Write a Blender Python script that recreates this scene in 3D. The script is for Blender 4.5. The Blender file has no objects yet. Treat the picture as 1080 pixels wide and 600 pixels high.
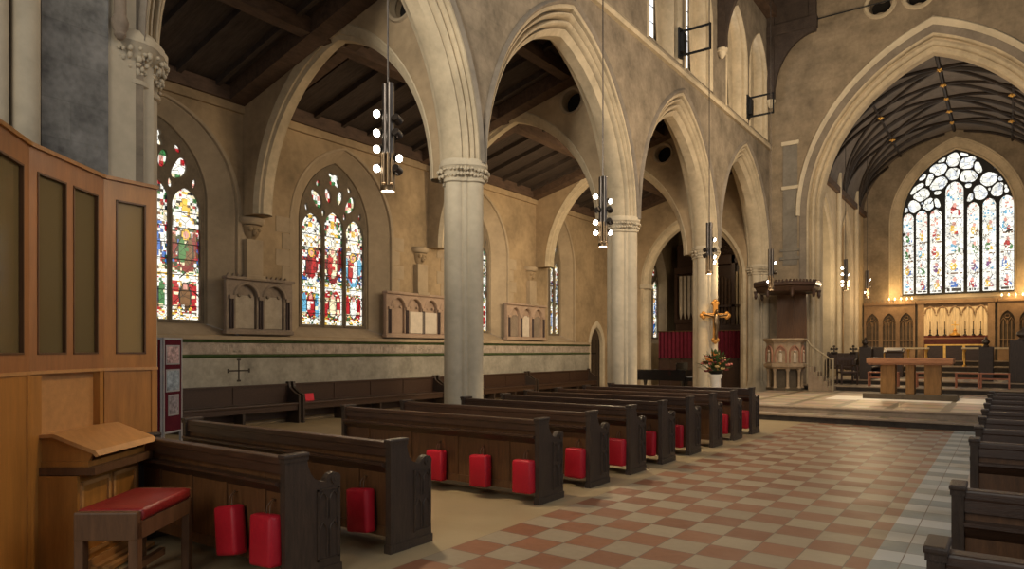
import bpy, bmesh, math, random
import mathutils
from mathutils import Vector, Matrix
random.seed(7)
PI = math.pi
scene = bpy.context.scene
COL = scene.collection

# ------------------------------------------------------------------ materials
def _n(nt, typ, **kw):
    n = nt.nodes.new(typ)
    for k, v in kw.items():
        if k in n.inputs: n.inputs[k].default_value = v
        else: setattr(n, k, v)
    return n

def mat(name, c, rough=.8, var=.18, scale=3.0, bump=.0, bscale=40., metal=0., blocks=None, spec=.3, streak=None, tint=None, coat=0.):
    """procedural surface: base colour mottled by two noises, optional ashlar joints or wood grain"""
    m = bpy.data.materials.new(name); m.use_nodes = True
    nt = m.node_tree; L = nt.links
    b = nt.nodes['Principled BSDF']
    b.inputs['Roughness'].default_value = rough
    b.inputs['Metallic'].default_value = metal
    b.inputs['Specular IOR Level'].default_value = spec
    b.inputs['Coat Weight'].default_value = coat
    tc = _n(nt, 'ShaderNodeTexCoord')
    vec = tc.outputs['Object']
    if streak:
        mp = _n(nt, 'ShaderNodeMapping'); mp.inputs['Scale'].default_value = streak
        L.new(vec, mp.inputs['Vector']); vec = mp.outputs['Vector']
    n1 = _n(nt, 'ShaderNodeTexNoise', Scale=scale, Detail=6.0, Roughness=.6)
    n2 = _n(nt, 'ShaderNodeTexNoise', Scale=scale * 7, Detail=3.0)
    L.new(vec, n1.inputs['Vector']); L.new(vec, n2.inputs['Vector'])
    mx = _n(nt, 'ShaderNodeMath', operation='MULTIPLY_ADD'); mx.inputs[1].default_value = .35
    L.new(n2.outputs['Fac'], mx.inputs[0]); L.new(n1.outputs['Fac'], mx.inputs[2])
    cr = _n(nt, 'ShaderNodeValToRGB')
    e = cr.color_ramp.elements
    lo = [max(0, x * (1 - var * 1.6)) for x in c]; hi = [min(1, x * (1 + var * 1.6)) for x in c]
    if tint: lo = [l * t for l, t in zip(lo, tint)]
    e[0].position = .38; e[0].color = (*lo, 1); e[1].position = .95; e[1].color = (*hi, 1)
    L.new(mx.outputs[0], cr.inputs['Fac'])
    out = cr.outputs['Color']
    hgt = n2.outputs['Fac']
    if blocks:
        axes, bw, bh, amt = blocks
        sp = _n(nt, 'ShaderNodeSeparateXYZ'); L.new(tc.outputs['Object'], sp.inputs[0])
        cb = _n(nt, 'ShaderNodeCombineXYZ')
        L.new(sp.outputs[axes[0]], cb.inputs[0]); L.new(sp.outputs[axes[1]], cb.inputs[1])
        br = _n(nt, 'ShaderNodeTexBrick'); br.inputs['Scale'].default_value = 1
        br.inputs['Brick Width'].default_value = bw; br.inputs['Row Height'].default_value = bh
        br.inputs['Mortar Size'].default_value = .008; br.inputs['Mortar Smooth'].default_value = .6
        br.inputs['Color1'].default_value = (1, 1, 1, 1); br.inputs['Color2'].default_value = (1 - amt, 1 - amt, 1 - amt * .9, 1)
        br.inputs['Mortar'].default_value = (1 - amt * 1.2,) * 3 + (1,)
        L.new(cb.outputs[0], br.inputs['Vector'])
        mm = _n(nt, 'ShaderNodeMix', data_type='RGBA', blend_type='MULTIPLY')
        mm.inputs[0].default_value = 1
        L.new(out, mm.inputs[6]); L.new(br.outputs['Color'], mm.inputs[7]); out = mm.outputs[2]
    L.new(out, b.inputs['Base Color'])
    if bump:
        bp = _n(nt, 'ShaderNodeBump', Strength=bump); bp.inputs['Distance'].default_value = .02
        nb = _n(nt, 'ShaderNodeTexNoise', Scale=bscale, Detail=4.0); L.new(vec, nb.inputs['Vector'])
        L.new(nb.outputs['Fac'], bp.inputs['Height']); L.new(bp.outputs['Normal'], b.inputs['Normal'])
    return m

def emis(name, c, s):
    m = bpy.data.materials.new(name); m.use_nodes = True
    nt = m.node_tree; nt.nodes.remove(nt.nodes['Principled BSDF'])
    e = _n(nt, 'ShaderNodeEmission'); e.inputs[0].default_value = (*c, 1); e.inputs[1].default_value = s
    nt.links.new(e.outputs[0], nt.nodes['Material Output'].inputs[0]); return m

def stained(name, strength, cell=11., lead=.045):
    """daylit stained glass: painted face colours broken by voronoi leading"""
    m = bpy.data.materials.new(name); m.use_nodes = True
    nt = m.node_tree; L = nt.links; nt.nodes.remove(nt.nodes['Principled BSDF'])
    at = _n(nt, 'ShaderNodeAttribute', attribute_name='Col')
    tc = _n(nt, 'ShaderNodeTexCoord')
    vo = _n(nt, 'ShaderNodeTexVoronoi', feature='DISTANCE_TO_EDGE'); vo.inputs['Scale'].default_value = cell
    L.new(tc.outputs['Object'], vo.inputs['Vector'])
    gt = _n(nt, 'ShaderNodeMath', operation='GREATER_THAN'); gt.inputs[1].default_value = lead
    L.new(vo.outputs['Distance'], gt.inputs[0])
    vc = _n(nt, 'ShaderNodeTexVoronoi'); vc.inputs['Scale'].default_value = cell * 1.7
    L.new(tc.outputs['Object'], vc.inputs['Vector'])
    bw = _n(nt, 'ShaderNodeRGBToBW'); L.new(vc.outputs['Color'], bw.inputs[0])
    ma = _n(nt, 'ShaderNodeMath', operation='MULTIPLY_ADD'); ma.inputs[1].default_value = .6; ma.inputs[2].default_value = .65
    L.new(bw.outputs[0], ma.inputs[0])
    mu = _n(nt, 'ShaderNodeMath', operation='MULTIPLY'); L.new(gt.outputs[0], mu.inputs[0]); L.new(ma.outputs[0], mu.inputs[1])
    ms = _n(nt, 'ShaderNodeMath', operation='MULTIPLY'); ms.inputs[1].default_value = strength; L.new(mu.outputs[0], ms.inputs[0])
    e = _n(nt, 'ShaderNodeEmission'); L.new(at.outputs['Color'], e.inputs[0]); L.new(ms.outputs[0], e.inputs[1])
    g = _n(nt, 'ShaderNodeBsdfGlossy'); g.inputs['Roughness'].default_value = .3; g.inputs['Color'].default_value = (.04, .04, .04, 1)
    ad = _n(nt, 'ShaderNodeAddShader'); L.new(e.outputs[0], ad.inputs[0]); L.new(g.outputs[0], ad.inputs[1])
    L.new(ad.outputs[0], nt.nodes['Material Output'].inputs[0]); return m

M = {}
M['stone_nave'] = mat('nave ashlar', (.235, .19, .135), .9, .30, 1.6, .25, 30, blocks=('YZ', .75, .33, .10))
M['stone_chancel'] = mat('chancel wall ashlar', (.25, .195, .13), .9, .26, 1.3, .25, 30, blocks=('XZ', .75, .33, .10))
M['stone_grey'] = mat('grey slate ashlar', (.20, .19, .17), .9, .42, 2.4, .4, 25, blocks=('YZ', .8, .36, .18))
M['stone_pale'] = mat('pale dressed stone', (.50, .425, .305), .85, .14, 1.2, .12, 40)
M['stone_arch'] = mat('arch moulding stone', (.47, .385, .26), .85, .18, 1.5, .15, 40)
M['plaster'] = mat('aisle ashlar', (.325, .235, .135), .9, .26, .8, .15, 30, blocks=('YZ', .7, .32, .05))
M['plaster_x'] = mat('aisle cross wall ashlar', (.345, .252, .15), .9, .24, .8, .15, 30, blocks=('XZ', .7, .32, .05))
M['trim_stone'] = mat('window stone', (.35, .27, .175), .88, .14, 1.4, .15, 35)
M['dado'] = mat('dado marble', (.30, .275, .22), .6, .28, 1.6, .05, 30, blocks=('YZ', 1.6, 2., .12))
M['band'] = mat('faded lettered band', (.33, .27, .215), .7, .3, 5.5)
M['mullion'] = mat('backlit tracery stone', (.155, .12, .08), .88, .2, 3., .15, 35)  # stone kept dark to imitate its backlit shade
M['gold_dull'] = mat('dull carved gilding', (.46, .22, .05), .45, .25, 9., metal=.45)
M['pulpit_stone'] = mat('pulpit stone', (.34, .25, .16), .75, .2, 5., .1)
M['stone_hood'] = mat('weathered hood stone', (.21, .175, .135), .9, .2, 1.6, .3, 25)
M['stone_blind'] = mat('grey panel stone', (.185, .165, .135), .9, .2, 1.6, .3, 25)
M['band_pale'] = mat('worn pale strokes', (.37, .315, .25), .7, .2, 5.)
M['green'] = mat('green glazed moulding', (.055, .085, .03), .35, .3, 6.)
M['tablet'] = mat('carved tablet stone', (.24, .185, .135), .85, .2, 3., .2)
M['tablet_pink'] = mat('carved pinkish stone', (.36, .255, .18), .85, .15, 3., .2)
M['tablet_panel'] = mat('inscribed panel', (.36, .30, .22), .7, .15, 6.)
M['tablet_white'] = mat('white marble panel', (.58, .50, .40), .6, .1, 6.)
M['colonnette'] = mat('dark marble colonnette', (.05, .03, .025), .4, .2, 5.)
M['wood'] = mat('dark pew oak', (.048, .024, .014), .38, .35, 4., .15, 30, streak=(1.2, 12, 12), spec=.5)
M['wood_end'] = mat('pew end oak', (.040, .025, .016), .42, .35, 4., .3, 30, streak=(12, 12, 1.5), spec=.5)
M['wood_back'] = mat('brown pew panel', (.098, .044, .017), .40, .3, 3., .1, 30, streak=(10, 10, 1.2), spec=.5)
M['roof'] = mat('dark roof boarding', (.050, .036, .028), .75, .3, 3., .2, 20, streak=(1, 8, 1))
M['beam'] = mat('roof beam oak', (.085, .052, .034), .7, .3, 3., .2, 20, streak=(3, 1, 3))
M['vault'] = mat('chancel vault boarding', (.13, .11, .092), .7, .25, 2., .1)
M['vault_rib'] = mat('chancel vault rib', (.024, .017, .013), .6, .3, 4.)
M['gold'] = mat('gilding', (.75, .45, .12), .35, .15, 8., metal=.8)
M['oak'] = mat('honey oak', (.35, .150, .032), .38, .16, 2.2, .05, 30, streak=(7, 7, .8), spec=.5)
M['oak_red'] = mat('reddish oak', (.28, .118, .042), .38, .16, 2.2, .05, 30, streak=(7, 7, .8), spec=.5)
M['oak_pale'] = mat('pale oak', (.43, .215, .075), .4, .12, 2.2, .05, 30, streak=(1, 7, 7), spec=.5)
M['oak_brown'] = mat('brown stool oak', (.105, .052, .025), .4, .2, 4., .05, 30, streak=(7, 7, 1))
M['leather'] = mat('red leather', (.20, .013, .012), .32, .15, 8., .15, 60, spec=.6)
M['hassock'] = mat('red hassock vinyl', (.40, .010, .022), .45, .1, 5., .1, 80)
M['iron'] = mat('black iron', (.02, .02, .02), .5, .2, 8., metal=.6)
M['steel'] = mat('grey metal tube', (.085, .072, .062), .35, .15, 8., metal=.8)
M['brass'] = mat('brass tube', (.20, .135, .075), .35, .12, 8., metal=.9)
M['bulb'] = emis('lamp glass', (1, .86, .66), 26)
M['white_led'] = emis('spotlight face', (1, .9, .75), 30)
M['maroon'] = mat('maroon felt', (.09, .006, .014), .95, .2, 9.)
M['frame_white'] = mat('aluminium frame', (.36, .34, .33), .5, .1, 5.)
M['photo_a'] = mat('grey photograph', (.22, .19, .20), .5, .8, 16.)
M['photo_b'] = mat('pinkish photograph', (.38, .26, .25), .5, .9, 20.)
M['photo_c'] = mat('blue grey photograph', (.28, .33, .37), .5, .6, 13.)
M['curtain'] = mat('crimson curtain', (.11, .008, .019), .9, .2, 5.)
M['piano'] = mat('black lacquer', (.010, .009, .009), .12, .1, 5., spec=.6, coat=.5)
M['pipe'] = mat('organ pipe metal', (.46, .36, .23), .4, .15, 3., metal=.2)
M['alabaster'] = mat('carved alabaster', (.48, .40, .30), .7, .12, 4., .1)
M['rose_stone'] = mat('reddish carved stone', (.33, .17, .11), .75, .2, 6., .2)
M['cloth_gold'] = mat('pale gold hanging', (.66, .54, .35), .8, .15, 3., streak=(9, 9, 1.2))
M['screen_stone'] = mat('carved stone screen', (.25, .165, .095), .85, .18, 3., .2)
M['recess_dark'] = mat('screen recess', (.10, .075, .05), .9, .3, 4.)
M['frontal'] = mat('altar frontal', (.12, .03, .02), .6, .3, 6.)
M['altar_wood'] = mat('altar top wood', (.36, .17, .085), .45, .2, 3., streak=(1.5, 9, 9))
M['altar_leg'] = mat('altar leg wood', (.26, .135, .045), .45, .2, 3., streak=(9, 9, 1.2))
M['pale_white'] = mat('pale slab and pedestal', (.80, .76, .68), .3, .08, 4.)
M['plinth_dark'] = mat('dark plinth stone', (.085, .065, .042), .6, .2, 5.)
M['step_stone'] = mat('step stone', (.31, .235, .165), .55, .2, 2., .05)
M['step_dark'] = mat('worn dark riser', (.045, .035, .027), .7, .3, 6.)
M['leaf'] = mat('foliage', (.045, .09, .025), .6, .4, 14.)
M['flower_pink'] = mat('pink petals', (.50, .16, .12), .7, .25, 20.)
M['flower_cream'] = mat('cream petals', (.62, .45, .20), .7, .2, 20.)
M['flower_orange'] = mat('orange petals', (.55, .20, .04), .7, .25, 20.)
M['flower_dark'] = mat('dark red petals', (.16, .03, .03), .7, .25, 20.)
M['stair_pale'] = mat('painted stair rail', (.36, .30, .2), .6, .15, 4.)
M['stool_red'] = mat('reddish stool wood', (.38, .15, .085), .5, .15, 5.)
M['card'] = mat('red card', (.75, .035, .06), .6, .1, 9.)
M['dark_void'] = mat('dark opening', (.012, .010, .008), .95, .2, 5.)
M['lead_dark'] = mat('black lead', (.02, .02, .02), .6, .2, 5.)
M['panel_glass'] = None
m = bpy.data.materials.new('smoky glass'); m.use_nodes = True
b = m.node_tree.nodes['Principled BSDF']; b.inputs['Base Color'].default_value = (.20, .15, .07, 1)
b.inputs['Roughness'].default_value = .12; b.inputs['Transmission Weight'].default_value = .45; b.inputs['IOR'].default_value = 1.2
M['panel_glass'] = m
m2 = m.copy(); m2.name = 'tan glass'; m2.node_tree.nodes['Principled BSDF'].inputs['Base Color'].default_value = (.40, .29, .14, 1); M['tan_glass'] = m2
M['glass_aisle'] = stained('aisle stained glass', 1.35, 6., .022)
M['glass_east'] = stained('east stained glass', 1.3, 3.4, .016)
M['glass_white'] = emis('daylit clear leaded glass', (.93, .96, 1.), 2.6)

def floor_mat():
    m = bpy.data.materials.new('church floor tiles'); m.use_nodes = True
    nt = m.node_tree; L = nt.links; b = nt.nodes['Principled BSDF']
    tc = _n(nt, 'ShaderNodeTexCoord'); sp = _n(nt, 'ShaderNodeSeparateXYZ'); L.new(tc.outputs['Object'], sp.inputs[0])
    def math_(op, a, b_=None, c=None):
        n = _n(nt, 'ShaderNodeMath', operation=op)
        for i, v in enumerate((a, b_, c)):
            if v is None: continue
            if isinstance(v, (int, float)): n.inputs[i].default_value = v
            else: L.new(v, n.inputs[i])
        return n.outputs[0]
    def mix(f, a, b_):
        n = _n(nt, 'ShaderNodeMix', data_type='RGBA')
        L.new(f, n.inputs[0]) if not isinstance(f, float) else setattr(n.inputs[0], 'default_value', f)
        for i, v in ((6, a), (7, b_)):
            if isinstance(v, tuple): n.inputs[i].default_value = (*v, 1)
            else: L.new(v, n.inputs[i])
        return n.outputs[2]
    X, Y = sp.outputs['X'], sp.outputs['Y']
    tx = math_('DIVIDE', math_('ADD', X, 3.77), .345); ty = math_('DIVIDE', math_('ADD', Y, -4.70 + 34.5), .345)
    fx, fy = math_('FLOOR', tx), math_('FLOOR', ty)
    par = math_('MODULO', math_('ADD', math_('ADD', fx, 100.), fy), 2.)
    cb = _n(nt, 'ShaderNodeCombineXYZ'); L.new(fx, cb.inputs[0]); L.new(fy, cb.inputs[1])
    wn = _n(nt, 'ShaderNodeTexWhiteNoise', noise_dimensions='2D'); L.new(cb.outputs[0], wn.inputs['Vector'])
    no = _n(nt, 'ShaderNodeTexNoise', Scale=2.2, Detail=6.0); L.new(tc.outputs['Object'], no.inputs['Vector'])
    n2 = _n(nt, 'ShaderNodeTexNoise', Scale=14., Detail=4.0); L.new(tc.outputs['Object'], n2.inputs['Vector'])
    v = math_('ADD', math_('MULTIPLY', wn.outputs['Value'], .5), math_('MULTIPLY', n2.outputs['Fac'], .5))
    red = mix(v, (.19, .078, .040), (.32, .145, .075)); cream = mix(v, (.27, .215, .145), (.40, .325, .22))
    chk = mix(par, cream, red) ; chk2 = mix(par, red, cream)
    # pale grey border tiles beside the right-hand pews
    par2 = math_('MODULO', fy, 2.)
    grey = mix(par2, mix(v, (.40, .41, .39), (.55, .56, .53)), mix(v, (.16, .19, .185), (.33, .35, .33)))
    lime = mix(no.outputs['Fac'], (.30, .225, .125), (.44, .34, .20))
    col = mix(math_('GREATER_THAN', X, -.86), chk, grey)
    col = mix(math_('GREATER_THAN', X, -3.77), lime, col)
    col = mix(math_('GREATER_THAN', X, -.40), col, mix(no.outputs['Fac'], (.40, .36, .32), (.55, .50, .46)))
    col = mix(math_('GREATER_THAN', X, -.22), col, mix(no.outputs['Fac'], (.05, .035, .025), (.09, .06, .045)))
    # joints inside the tiled passage
    jx = math_('LESS_THAN', math_('ABSOLUTE', math_('SUBTRACT', math_('FRACT', tx), .5)), .487)
    jy = math_('LESS_THAN', math_('ABSOLUTE', math_('SUBTRACT', math_('FRACT', ty), .5)), .487)
    j = math_('MAXIMUM', math_('MULTIPLY', jx, jy), math_('LESS_THAN', X, -3.77))
    col = mix(j, (.16, .12, .09), col)
    L.new(col, b.inputs['Base Color'])
    rr = math_('MULTIPLY_ADD', no.outputs['Fac'], .3, .30); L.new(rr, b.inputs['Roughness'])
    b.inputs['Specular IOR Level'].default_value = .45
    bp = _n(nt, 'ShaderNodeBump', Strength=.12); bp.inputs['Distance'].default_value = .01
    L.new(n2.outputs['Fac'], bp.inputs['Height']); L.new(bp.outputs['Normal'], b.inputs['Normal'])
    return m
M['floor'] = floor_mat()

def plat_mat():
    m = bpy.data.materials.new('platform paving'); m.use_nodes = True
    nt = m.node_tree; L = nt.links; b = nt.nodes['Principled BSDF']
    tc = _n(nt, 'ShaderNodeTexCoord')
    ck = _n(nt, 'ShaderNodeTexBrick'); ck.inputs['Scale'].default_value = 1.; ck.offset = .0
    ck.inputs['Brick Width'].default_value = 1.1; ck.inputs['Row Height'].default_value = 1.1; ck.inputs['Mortar Size'].default_value = .1
    ck.inputs['Color1'].default_value = (.34, .25, .17, 1); ck.inputs['Color2'].default_value = (.40, .33, .25, 1)
    ck.inputs['Mortar'].default_value = (.16, .13, .085, 1)
    L.new(tc.outputs['Object'], ck.inputs['Vector'])
    no = _n(nt, 'ShaderNodeTexNoise', Scale=4., Detail=5.); L.new(tc.outputs['Object'], no.inputs['Vector'])
    mm = _n(nt, 'ShaderNodeMix', data_type='RGBA', blend_type='OVERLAY'); mm.inputs[0].default_value = .5
    L.new(ck.outputs['Color'], mm.inputs[6]); L.new(no.outputs['Color'], mm.inputs[7])
    L.new(mm.outputs[2], b.inputs['Base Color']); b.inputs['Roughness'].default_value = .4
    return m
M['platform'] = plat_mat()

# ------------------------------------------------------------------ mesh helpers
class MB:
    def __init__(s): s.bm = bmesh.new()
    def face(s, pts):
        vs = [s.bm.verts.new(p) for p in pts]
        try: return s.bm.faces.new(vs)
        except ValueError: return None
    def box(s, x0, x1, y0, y1, z0, z1, bev=0., rot=None, taper=None):
        if x1 < x0: x0, x1 = x1, x0
        if y1 < y0: y0, y1 = y1, y0
        if z1 < z0: z0, z1 = z1, z0
        t = bmesh.new(); bmesh.ops.create_cube(t, size=1)
        for v in t.verts:
            v.co = Vector(((x0 + x1) / 2 + v.co.x * (x1 - x0), (y0 + y1) / 2 + v.co.y * (y1 - y0), (z0 + z1) / 2 + v.co.z * (z1 - z0)))
        if bev: bmesh.ops.bevel(t, geom=t.edges[:], offset=min(bev, .45 * min(x1 - x0, y1 - y0, z1 - z0)), segments=2, affect='EDGES', profile=.6)
        if rot: bmesh.ops.transform(t, matrix=rot, verts=t.verts)
        s.add(t); return s
    def add(s, t, mx=None):
        if mx is not None: bmesh.ops.transform(t, matrix=mx, verts=t.verts)
        me = bpy.data.meshes.new('tmp'); t.to_mesh(me); t.free(); s.bm.from_mesh(me); bpy.data.meshes.remove(me)
    def cyl(s, p0, p1, r0, r1=None, n=16):
        r1 = r0 if r1 is None else r1
        p0, p1 = Vector(p0), Vector(p1); d = p1 - p0
        t = bmesh.new(); bmesh.ops.create_cone(t, cap_ends=True, segments=n, radius1=r0, radius2=r1, depth=d.length)
        s.add(t, Matrix.Translation((p0 + p1) / 2) @ d.to_track_quat('Z', 'Y').to_matrix().to_4x4()); return s
    def ball(s, c, r, sc=(1, 1, 1), sub=2):
        t = bmesh.new(); bmesh.ops.create_icosphere(t, subdivisions=sub, radius=r)
        s.add(t, Matrix.Translation(c) @ Matrix.Diagonal((*sc, 1))); return s
    def rings(s, rs, cap=True, closed=True):
        """skin a list of rings (each a list of points)"""
        R = [[s.bm.verts.new(p) for p in r] for r in rs]
        n = len(R[0])
        for a, b in zip(R, R[1:]):
            for i in range(n if closed else n - 1):
                j = (i + 1) % n
                try: s.bm.faces.new((a[i], a[j], b[j], b[i]))
                except ValueError: pass
        if cap and closed:
            s.bm.faces.new(R[0][::-1]); s.bm.faces.new(R[-1])
        return s
    def lathe(s, c, prof, n=24):
        return s.rings([[(c[0] + r * math.cos(2 * PI * i / n), c[1] + r * math.sin(2 * PI * i / n), c[2] + z) for i in range(n)] for r, z in prof])
    def tube(s, pts, r, n=8):
        pts = [Vector(p) for p in pts]; rs = []
        up = Vector((.013, .021, 1)).normalized()
        for i, p in enumerate(pts):
            d = (pts[min(i + 1, len(pts) - 1)] - pts[max(i - 1, 0)]).normalized()
            u = d.cross(up)
            if u.length < .05: u = d.cross(Vector((1, 0, 0)))
            u.normalize(); w = d.cross(u)
            rs.append([p + r * (math.cos(2 * PI * k / n) * u + math.sin(2 * PI * k / n) * w) for k in range(n)])
        return s.rings(rs)
    def prism(s, poly, f, lo, hi):
        """poly (a,b) extruded along n: f(a,b,n)->xyz"""
        A = [s.bm.verts.new(f(a, b, lo)) for a, b in poly]; B = [s.bm.verts.new(f(a, b, hi)) for a, b in poly]
        n = len(poly)
        for i in range(n):
            j = (i + 1) % n; s.bm.faces.new((A[i], A[j], B[j], B[i]))
        s.bm.faces.new(A[::-1]); s.bm.faces.new(B); return s
    def plate(s, outer, holes, f, lo, hi):
        """flat plate with holes, thickness lo..hi along n"""
        polys = [outer] + holes; V, E, k0 = [], [], 0
        for poly in polys:
            n_ = len(poly); V += [Vector((a, b)) for a, b in poly]
            E += [(k0 + i, k0 + (i + 1) % n_) for i in range(n_)]; k0 += n_
        cv, ce, cf, _, _, _ = mathutils.geometry.delaunay_2d_cdt(V, E, [], 1, 1e-6)
        def pin(p, poly):
            r = False; x, y = p; m_ = len(poly)
            for i in range(m_):
                (x0, y0), (x1, y1) = poly[i], poly[i - 1]
                if (y0 > y) != (y1 > y) and x < (x1 - x0) * (y - y0) / (y1 - y0) + x0: r = not r
            return r
        t = bmesh.new()
        A = [t.verts.new(f(v.x, v.y, lo)) for v in cv]; B = [t.verts.new(f(v.x, v.y, hi)) for v in cv]; ed = {}
        for fc in cf:
            cx = sum(cv[i].x for i in fc) / len(fc); cy = sum(cv[i].y for i in fc) / len(fc)
            if not pin((cx, cy), outer) or any(pin((cx, cy), h_) for h_ in holes): continue
            t.faces.new([A[i] for i in fc]); t.faces.new([B[i] for i in reversed(fc)])
            for i, j in zip(fc, list(fc[1:]) + [fc[0]]):
                k_ = (min(i, j), max(i, j)); ed[k_] = ed.get(k_, 0) + 1
        for (i, j), n_ in ed.items():
            if n_ == 1: t.faces.new((A[i], A[j], B[j], B[i]))
        bmesh.ops.delete(t, geom=[v for v in t.verts if not v.link_faces], context='VERTS')
        s.add(t); return s
    def loft(s, inner, outer, prof, f):
        """sweep a moulding between two matching 2-D curves; prof = [(t, n)] t 0 inner .. 1 outer"""
        return s.rings([[f(i[0] + (o[0] - i[0]) * t, i[1] + (o[1] - i[1]) * t, n) for t, n in prof] for i, o in zip(inner, outer)], closed=False)
    def build(s, name, m, parent=None, smooth=False, loc=None, rotz=0., kind=None, label=None):
        bmesh.ops.remove_doubles(s.bm, verts=s.bm.verts, dist=1e-5)
        bmesh.ops.recalc_face_normals(s.bm, faces=s.bm.faces)
        me = bpy.data.meshes.new(name); s.bm.to_mesh(me); s.bm.free()
        me.materials.append(M[m] if isinstance(m, str) else m)
        if smooth:
            for p in me.polygons: p.use_smooth = True
            me.set_sharp_from_angle(angle=math.radians(smooth if smooth > 1 else 40))
        o = bpy.data.objects.new(name, me); COL.objects.link(o)
        if parent is not None: o.parent = parent
        if loc: o.location = loc
        o.rotation_euler.z = rotz
        if kind: o['kind'] = kind
        if label: o['label'] = label
        return o

def thing(name, label, cat, loc=(0, 0, 0), rotz=0., group=None):
    o = bpy.data.objects.new(name, None); COL.objects.link(o); o.empty_display_size = .1
    o.location = loc; o.rotation_euler.z = rotz
    o['label'] = label; o['category'] = cat
    if group: o['group'] = group
    return o
def tag(o, label, cat, group=None):
    o['label'] = label; o['category'] = cat
    if group: o['group'] = group
    return o
def struct(o): o['kind'] = 'structure'; return o
def dup(root, loc=None, rotz=None, label=None, group=None):
    r = root.copy(); COL.objects.link(r)
    if loc is not None: r.location = loc
    if rotz is not None: r.rotation_euler.z = rotz
    if label: r['label'] = label
    if group: r['group'] = group
    for ch in list(root.children):
        c = ch.copy(); COL.objects.link(c); c.parent = r
        for g in list(ch.children):
            d = g.copy(); COL.objects.link(d); d.parent = c
    return r
def planeX(x0): return lambda a, b, n: (x0 + n, a, b)
def planeY(y0): return lambda a, b, n: (a, y0 + n, b)
def arch(c, hw, zs, za, n=14, base=None):
    """two-centred pointed arch, left springing -> apex -> right springing"""
    R = za - zs; k = R / hw
    if k >= 1.15: r = (hw * hw + R * R) / (2 * hw); sc = 1.
    else: r = 1.25 * hw; sc = R / math.sqrt(r * r - (r - hw) ** 2)
    amax = math.acos((r - hw) / r)
    left = [(c - hw + r - r * math.cos(amax * i / n), zs + sc * r * math.sin(amax * i / n)) for i in range(n + 1)]
    pts = left + [(2 * c - a, b) for a, b in left[-2::-1]]
    if base is not None: pts = [(c - hw, base)] + pts + [(c + hw, base)]
    return pts
def ell(c, z, ra, rb, rot=0., n=16, lob=0, amp=.2):
    out = []
    for i in range(n):
        t = 2 * PI * i / n; k = 1 + (amp * math.cos(lob * t) if lob else 0)
        x, y = ra * k * math.cos(t), rb * k * math.sin(t)
        out.append((c + x * math.cos(rot) - y * math.sin(rot), z + x * math.sin(rot) + y * math.cos(rot)))
    return out
# ================================================================== THE SETTING
AX = -1.93                                    # axis of the nave and chancel
PX = -7.5                                     # arcade plane
PY = [3.42, 9.02, 14.97, 20.6, 26.2]          # responds and piers
ZS, ZI, ZO = 4.76, 8.05, 8.62                 # springing, intrados apex, extrados apex
AW = -13.6                                    # aisle wall

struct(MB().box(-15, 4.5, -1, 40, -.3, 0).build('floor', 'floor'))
# raised platform in front of the chancel, one riser after another
def step(name, x0, x1, y0, y1, z0, z1, m='platform', riser='step_dark'):
    p = struct(MB().box(x0, x1, y0, y1, z0, z1).build(name, m))
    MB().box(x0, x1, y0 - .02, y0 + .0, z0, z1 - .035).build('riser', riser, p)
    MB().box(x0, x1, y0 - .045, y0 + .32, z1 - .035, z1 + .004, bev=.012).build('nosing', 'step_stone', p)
    return p
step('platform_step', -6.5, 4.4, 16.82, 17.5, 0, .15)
step('platform_floor', -6.5, 4.4, 17.5, 25.3, 0, .3, riser='step_stone')
step('chancel_step', -6.3, 4.4, 25.3, 27.1, 0, .45)
step('chancel_floor', -5.7, 1.9, 27.1, 31.8, 0, .6)
step('sanctuary_step', -5.7, 1.9, 31.8, 32.7, 0, .8)
step('sanctuary_floor', -5.7, 1.9, 32.7, 34.8, 0, 1.0)
step('altar_step', -5.7, 1.9, 34.8, 37.6, 0, 1.2)
# thin pale slabs on the platform round the altar
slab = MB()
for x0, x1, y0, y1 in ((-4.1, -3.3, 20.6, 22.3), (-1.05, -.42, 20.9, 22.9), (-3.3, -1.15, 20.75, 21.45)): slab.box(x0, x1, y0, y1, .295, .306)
struct(slab.build('platform_slab', 'pale_white'))

# ---------------- nave arcade wall
fX = planeX(PX)
def cspec(i):
    a, b = PY[i], PY[i + 1]
    return (a + b) / 2, (b - a) / 2
def half(i, e): c, h = cspec(i); return c, h - e
def wall_outline():
    p = [(.2, 0), (PY[0] + .06, 0)]
    for i in range(4):
        c, hw = half(i, .06); p += arch(c, hw, ZS, ZO)
    return p + [(PY[4] - .06, 0), (26.2, 0), (26.2, 15.6), (.2, 15.6)]
CL = [16.6, 19.0, 22.4, 24.8]                 # clerestory lancets
w = MB()
w.plate(wall_outline(), [arch(c, 1.02, 11.3, 12.85, 8, 9.35) for c in CL], fX, .0, .4)
w.plate(wall_outline(), [arch(c, .22, 12.2, 12.75, 6, 9.8) for c in CL], fX, -.4, .0)
wall = struct(w.build('wall_left', 'stone_nave'))
PROF = [(0, 0), (0, .12), (.19, .22), (.22, .22), (.23, .05), (.30, .05), (.31, .25), (.34, .29), (.39, .315), (.44, .315), (.49, .29), (.51, .25), (.52, .11), (.58, .11), (.59, .29),
        (.62, .33), (.67, .365), (.72, .365), (.76, .33), (.78, .29), (.79, .18), (.84, .18), (.85, .40), (.88, .415), (1.0, .415)]
PROF2 = [(t, -n) for t, n in PROF[::-1]] + PROF[1:]
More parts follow.
